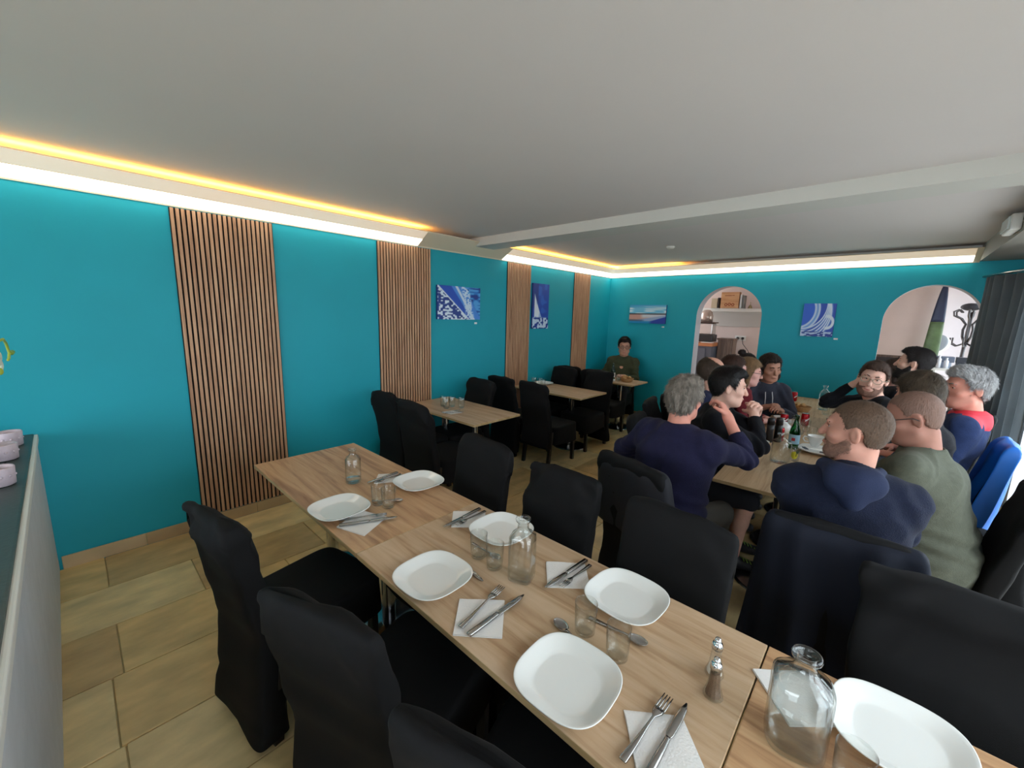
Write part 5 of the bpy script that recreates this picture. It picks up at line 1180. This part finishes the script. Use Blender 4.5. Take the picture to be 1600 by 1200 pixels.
        def bf_(X, Y, Z):
            x = X-H[0]; y = Y-H[1]; z = Z-H[2]; a = (x*r_[0]+y*r_[1]+z*r_[2])/hs; b = (x*f_[0]+y*f_[1]+z*f_[2])/hs; c = (x*u_[0]+y*u_[1]+z*u_[2])/hs
            top_ = np.interp(b, [-.1, 0.0, 0.02, 0.05, 0.09, .2], [0.0, 0.0, -0.03, ym-0.012, ym, ym]); d = np.maximum(c-top_, -0.002-b)
            mouth = 0.030-np.sqrt((a*0.95)**2+((c+0.063)*2.0)**2+np.maximum(0, 0.06-b)**2*9); return np.maximum(d, mouth*0.5)*hs
        F.clip(bf_); bo = to_obj('beard', F, mat('beard_%d_%d_%d' % tuple(beard['c']), srgb(*beard['c']), 0.7, var=0.25, vs=90, bump=0.7, bs=200), root, lambda V: 0.0012*fold(V, fs+2, 60)); strands(bo, H-u_*0.05*hs, R, hs, dict(n=3000, len=0.006+t*1.5, lift=0.35, wd=0.0007), fs+4, V3(root.location))
    M_BROW = mat('brow_%d_%d_%d' % tuple(brow), srgb(*brow), 0.8)
    for s in (-1, 1):
        obj('eyebrow', tube([loc(s*0.014, 0.0905, 0.030), loc(s*0.030, 0.0885, 0.036), loc(s*0.046, 0.076, 0.029)], [0.0032*hs, 0.0036*hs, 0.0018*hs], 6), M_BROW, root, smooth=True)
        if eyes == 'open':
            o = obj('eye', blob(0, 0, 0, 0.0112*hs, 0.0112*hs, 0.0088*hs, None, 16), mat('eye_white', srgb(178, 166, 160), 0.35), root, loc(s*0.0285, 0.0708, 0.0095), smooth=True); o.rotation_euler = Matrix(R.tolist()).to_euler()
            i = obj('iris', blob(0, 0.0078*hs, 0.0, 0.0056*hs, 0.0045*hs, 0.0056*hs, None, 10), mat('dark_iris', srgb(44, 34, 28), 0.15), o, smooth=True)
            obj('eyelid', tube([loc(s*0.018, 0.0835, 0.012), loc(s*0.031, 0.0890, 0.0185), loc(s*0.044, 0.0805, 0.012)], [0.0016*hs, 0.0026*hs, 0.0016*hs], 6), M_SK, root, smooth=True)
        else: obj('eyelash', tube([loc(s*0.019, 0.0815, 0.006), loc(s*0.031, 0.0850, 0.003), loc(s*0.043, 0.0785, 0.006)], 0.0017*hs, 6), M_BROW, root, smooth=True)
    obj('lips', tube([loc(-0.021, 0.0920, -0.064), loc(-0.008, 0.0985, -0.0625), loc(0.008, 0.0985, -0.0625), loc(0.021, 0.0920, -0.064)], [0.0018*hs, 0.0034*hs, 0.0034*hs, 0.0018*hs], 8), mat('lips_'+skin[0], srgb(*[int(skin[1][0]*.84), int(skin[1][1]*.66), int(skin[1][2]*.68)]), 0.45), root, smooth=True)
    if glasses:
        gm = mat('spectacle_frame_%s' % glasses, srgb(*{'dark': (24, 22, 26), 'metal': (150, 140, 120), 'red': (120, 30, 40)}[glasses]), 0.3); rad = 0.0022*hs
        b = []
        for s in (-1, 1):
            rg = [loc(s*0.033+0.0245*math.cos(a), 0.101, 0.006+0.0185*math.sin(a)) for a in np.linspace(0, 2*PI, 20, endpoint=False)]; b.append(tube(rg+[rg[0]], rad, 6, caps=False))
            b.append(tube([loc(s*0.057, 0.099, 0.012), loc(s*0.080, 0.06, 0.012), loc(s*0.086, 0.0, 0.010), loc(s*0.086, -0.02, -0.004)], rad, 6))
        b.append(tube([loc(-0.009, 0.103, 0.012), loc(0.009, 0.103, 0.012)], rad, 6)); obj('spectacles', join(*b), gm, root, smooth=True)
    return root, dict(sh=sh, el=el, wr=wr, Nb=Nb, chest=chest)
dg = math.radians
def seat(x, y, byaw, label, seed, **kw): return chair(x-math.sin(byaw)*0.03, y-math.cos(byaw)*0.03, -byaw, label, seed, G4, **kw)

# near left: man in navy sweater, back to the viewer, right hand raised
person('man with tousled grey hair in navy sweater, back turned, right hand raised', (3.003, 2.42, 1.285), (2.98, 2.36), dg(12), dg(8), 0.0, 0.08, hs=1.06, bs=1.04, build=1.12,
       rh=(3.185, 2.66, 1.17), rpole=(0.8, 0.25, -1.0), lh=(2.80, 2.66, 0.80), lpole=(-1, -0.1, -0.35), skin=('ruddy', (206, 140, 122)), top=('navy_wool', (30, 29, 56)), sleeve=0.42 if False else 0.60,
       hair=dict(c=(128, 118, 108), t=0.016, rough=0.006, vol=0.012, mix=0.5, ms=45, h=0.005, nape=-0.08), brow=(110, 100, 90), h=0.0065, trousers=(70, 66, 60), curl=0.75, handn={1: (-1, 0.1, 0)})
seat(2.98, 2.34, dg(12), 'black covered chair holding the man in the navy sweater', 51, amp=0.8)
draped('hanging_jacket', 'black jacket hung over the chair of the navy sweater man', 2.975, 2.32, -dg(12), w=0.445, z0=0.50, z1=0.985, thick=0.095, m=M_BLACKJ, seed=3, amp=0.010, flare=0.10)
# near right: man in dark navy hoodie, profile to the left
person('man with cropped hair and beard in a dark navy hooded sweatshirt, nearest of the party', (3.787, 2.20, 1.312), (3.80, 2.30), dg(-12), dg(-84), -0.04, -0.05, hs=1.06, bs=1.02, build=1.10,
       lh=(3.56, 2.72, 0.80), lpole=(-0.35, -0.2, -1), rh=(3.88, 2.66, 0.80), rpole=(1.0, -0.7, -0.9), skin=('tan', (184, 132, 114)), top=('dark_navy_fleece', (22, 27, 46)), hood='open', drop=0.04,
       hair=dict(c=(92, 72, 58), t=0.0018, rough=0.0006, mix=0.22, ms=160, h=0.0045, front=0.060, temple=0.036, nape=-0.06, widow=-2, n=9000, len=0.006, lift=0.5, wd=0.0007), beard=dict(c=(136, 100, 84), t=0.0030), brow=(70, 54, 44), h=0.006, curl=0.5)
seat(3.80, 2.26, 0, 'black covered chair holding the man in the hooded sweatshirt', 53, amp=0.8)
draped('hanging_coat', 'large dark navy coat draped over the chair of the hooded man', 3.80, 2.24, 0, w=0.49, z0=0.12, z1=0.985, thick=0.14, m=M_NAVYJ, seed=7, amp=0.042, cat='coat', flare=0.16)
# dark haired man with clasped hands
person('clean shaven man with dark hair in a black sweater, hands clasped before his mouth', (3.07, 3.06, 1.295), (2.84, 3.10), dg(78), dg(66), -0.12, 0.0, hs=1.08, bs=1.02,
       rh=(3.235, 3.10, 1.125), lh=(3.23, 3.20, 1.13), rpole=(0.5, -0.8, -0.9), lpole=(0.3, 0.9, -0.8), skin=('pale', (214, 168, 150)), top=('black_knit', (16, 16, 22)), hair=dict(c=(26, 22, 22), t=0.013, rough=0.0022, vol=0.010, mix=0.3, h=0.005, gloss=0.4, front=0.066, temple=0.040),
       brow=(36, 28, 26), eyes='open', h=0.0065, curl=0.95, handn={1: (-0.2, 0.9, 0.1), -1: (-0.2, -0.9, 0.1)}, sleeve=0.9, hunch=0.5, bare=True)
# bald glasses man
person('balding man with dark spectacles in a dark blue shirt, behind the dark haired man', (2.765, 3.72, 1.302), (2.66, 3.72), dg(80), dg(60), 0.0, 0, hs=1.12, bs=1.05, rh=(3.02, 3.60, 0.80), lh=(3.05, 3.85, 0.80),
       top=('dark_blue_shirt', (32, 36, 62)), hair=dict(c=(70, 56, 46), t=0.0045, rough=0.001, bald=1.0, front=0.085, temple=0.05, mix=0.2), brow=(70, 54, 44), glasses='dark', h=0.0085)
person('woman with dark hair parted back, half hidden behind the balding man', (2.815, 4.18, 1.292), (2.62, 4.22), dg(80), dg(52), 0.0, 0, hs=1.08, bs=0.9, top=('maroon_knit', (84, 34, 44)), skin=('rosy', (222, 168, 156)),
       hair=dict(c=(66, 44, 36), t=0.012, rough=0.002, long=0.10, front=0.075), h=0.010)
person('woman with light brown hair in dark red, second of the hidden pair', (2.86, 4.56, 1.245), (2.64, 4.66), dg(70), dg(78), -0.15, 0, hs=1.10, bs=0.9, top=('dark_red_top', (112, 36, 44)), skin=('rosy', (222, 168, 156)), rh=(3.06, 4.45, 0.80), lh=(3.05, 4.60, 0.80),
       hair=dict(c=(134, 104, 74), t=0.014, rough=0.002, long=0.09, mix=0.25, front=0.07), glasses='dark', h=0.010)
person('person with a dark hair bun, only the bun showing before the left arch', (2.535, 5.95, 1.185), (2.42, 5.97), dg(80), dg(60), 0, 0, hs=1.12, bs=0.9, top=('charcoal_top', (40, 40, 46)), hair=dict(c=(34, 24, 22), t=0.012, rough=0.002, bun=True, tail=True), h=0.011)
# woman in grey hooded jacket facing the camera
person('woman with dark wavy hair in a grey hooded jacket, eyes lowered, back to the wall', (2.955, 5.02, 1.262), (2.88, 5.20), dg(150), dg(140), -0.22, 0.05, hs=1.16, bs=1.05, rh=(2.98, 4.86, 0.86), lh=(3.12, 4.90, 0.84), skin=('olive', (178, 128, 106)),
       top=('charcoal_fleece', (58, 60, 72)), hood='open', hair=dict(c=(48, 38, 34), t=0.012, rough=0.005, long=0.07, front=0.078, temple=0.05), eyes='closed', h=0.008, zip_=True, brow=(44, 34, 30))
# corner man
person('man with glasses in an olive hooded sweatshirt alone at the corner table', (0.56, 6.38, 1.262), (0.53, 6.30), dg(158), dg(150), -0.18, 0, hs=1.24, bs=1.12, rh=(0.44, 6.08, 0.80), lh=(0.76, 6.05, 0.80), skin=('light', (196, 146, 124)),
       top=('olive_fleece', (66, 70, 50)), hood='open', hair=dict(c=(38, 28, 24), t=0.012, rough=0.002, vol=0.012, front=0.07), glasses='dark', eyes='closed', h=0.010)
# right side, from near to far
person('heavy man with shaved head and spectacles in olive green, leaning over the table', (3.985, 2.98, 1.270), (4.15, 3.05), dg(-82), dg(-92), -0.34, 0.0, hs=1.16, bs=1.04, build=1.22, belly=0.03, hunch=0.8,
       lh=(3.70, 2.92, 0.80), rh=(3.66, 3.22, 0.80), lpole=(0.2, -0.9, -0.8), rpole=(0.2, 0.9, -0.8), skin=('brown', (160, 112, 96)), top=('olive_green_cotton', (86, 88, 76)), sleeve=0.60,
       hair=dict(c=(120, 92, 80), t=0.001, rough=0.0004, mix=0.12, h=0.005, front=0.06, temple=0.045, n=6000, len=0.004, lift=0.5, wd=0.0006), glasses='dark', h=0.0075, brow=(60, 46, 40))
person('woman with long brown hair and blonde ends, face turned away beyond the shaved head', (4.02, 3.64, 1.322), (4.22, 3.66), dg(-85), dg(-60), -0.15, 0.0, hs=1.04, bs=0.95, top=('black_top', (22, 22, 28)), hair=dict(c=(72, 60, 48), t=0.020, rough=0.003, long=0.07, mix=0.5, ms=30, front=0.05, temple=0.02), h=0.010)
person('older man with thick grey hair in a blue jacket with red shoulders by the window', (4.275, 4.15, 1.33), (4.17, 4.14), dg(-88), dg(-118), -0.05, 0.0, hs=1.16, bs=1.08, build=1.08, lh=(3.98, 4.02, 0.80), rh=(3.98, 4.30, 0.80), skin=('ruddy', (200, 132, 120)),
       top=('slate_blue_nylon', (40, 54, 92)), yoke=(206, 30, 52), hair=dict(c=(158, 156, 156), t=0.014, rough=0.004, vol=0.014, mix=0.35, h=0.005), brow=(130, 124, 120), h=0.008)
person('man with round glasses resting his head on his hand, looking at the viewer', (3.785, 4.80, 1.272), (4.02, 4.98), dg(-120), dg(-176), -0.08, -0.16, hs=1.24, bs=1.0, rh=(3.655, 4.83, 1.20), rpole=(-1, 0.1, -1), lh=(3.72, 4.62, 0.84), lpole=(0.3, -1, -0.6), skin=('pale', (214, 168, 150)),
       top=('black_jersey', (18, 20, 26)), hair=dict(c=(74, 54, 44), t=0.010, rough=0.002, vol=0.012, front=0.072, h=0.005), beard=dict(c=(136, 98, 82), t=0.0028), glasses='metal', h=0.0075, curl=0.9, handn={1: (1, 0, 0.3)}, hunch=0.4)
person('bearded man with dark hair seated tallest on the window side, profile to the left', (4.045, 5.36, 1.398), (4.16, 5.38), dg(-85), dg(-80), 0.05, 0.0, hs=1.18, bs=1.05, top=('black_tee', (20, 20, 26)), skin=('fair', (222, 176, 156)),
       hair=dict(c=(36, 30, 30), t=0.009, rough=0.002, vol=0.004, mix=0.25), beard=dict(c=(34, 28, 28), t=0.010), h=0.0085, brow=(34, 28, 26))
person('person with a pale face half hidden behind the bearded man', (3.93, 5.98, 1.252), (4.12, 6.0), dg(-85), dg(-100), -0.1, 0.0, hs=1.08, bs=0.92, top=('black_top', (22, 22, 28)), skin=('rosy', (222, 168, 156)), hair=dict(c=(60, 44, 38), t=0.012, long=0.06, rough=0.002), h=0.011)
# chairs of the party
seat(2.80, 3.08, dg(80), 'black covered chair of the dark haired man in the black sweater', 55); seat(2.62, 3.72, dg(80), 'black covered chair of the balding man with spectacles', 57)
seat(2.58, 4.22, dg(80), 'black covered chair of the woman with dark parted hair', 59); seat(2.58, 4.68, dg(80), 'black covered chair of the woman with light brown hair', 61); seat(2.38, 5.97, dg(80), 'black covered chair of the person with the bun', 63)
seat(2.80, 5.30, dg(150), 'black covered chair of the woman in the grey hooded jacket', 65); seat(0.51, 6.30, dg(172), 'black covered chair of the man in the olive hooded sweatshirt', 67, top=0.90)
seat(4.09, 3.06, dg(-88), 'black covered chair of the heavy man in the green shirt', 69, top=1.01); seat(4.28, 3.66, dg(-85), 'black covered chair of the woman with blonde ends', 71); seat(4.15, 4.12, dg(-88), 'black covered chair of the grey haired man, blue jacket on it', 73)
seat(4.10, 4.98, dg(-100), 'black covered chair of the man resting his head on his hand', 75); seat(4.22, 5.40, dg(-85), 'black covered chair of the bearded man', 77); seat(4.20, 6.0, dg(-85), 'black covered chair of the half hidden pale person', 79)
draped('hanging_jacket', 'bright blue jacket hung over the chair back of the grey haired man', 4.17, 4.10, dg(88), w=0.40, z0=0.35, z1=1.02, thick=0.095, m=M_BLUEJ, seed=5, amp=0.036, flare=0.12)
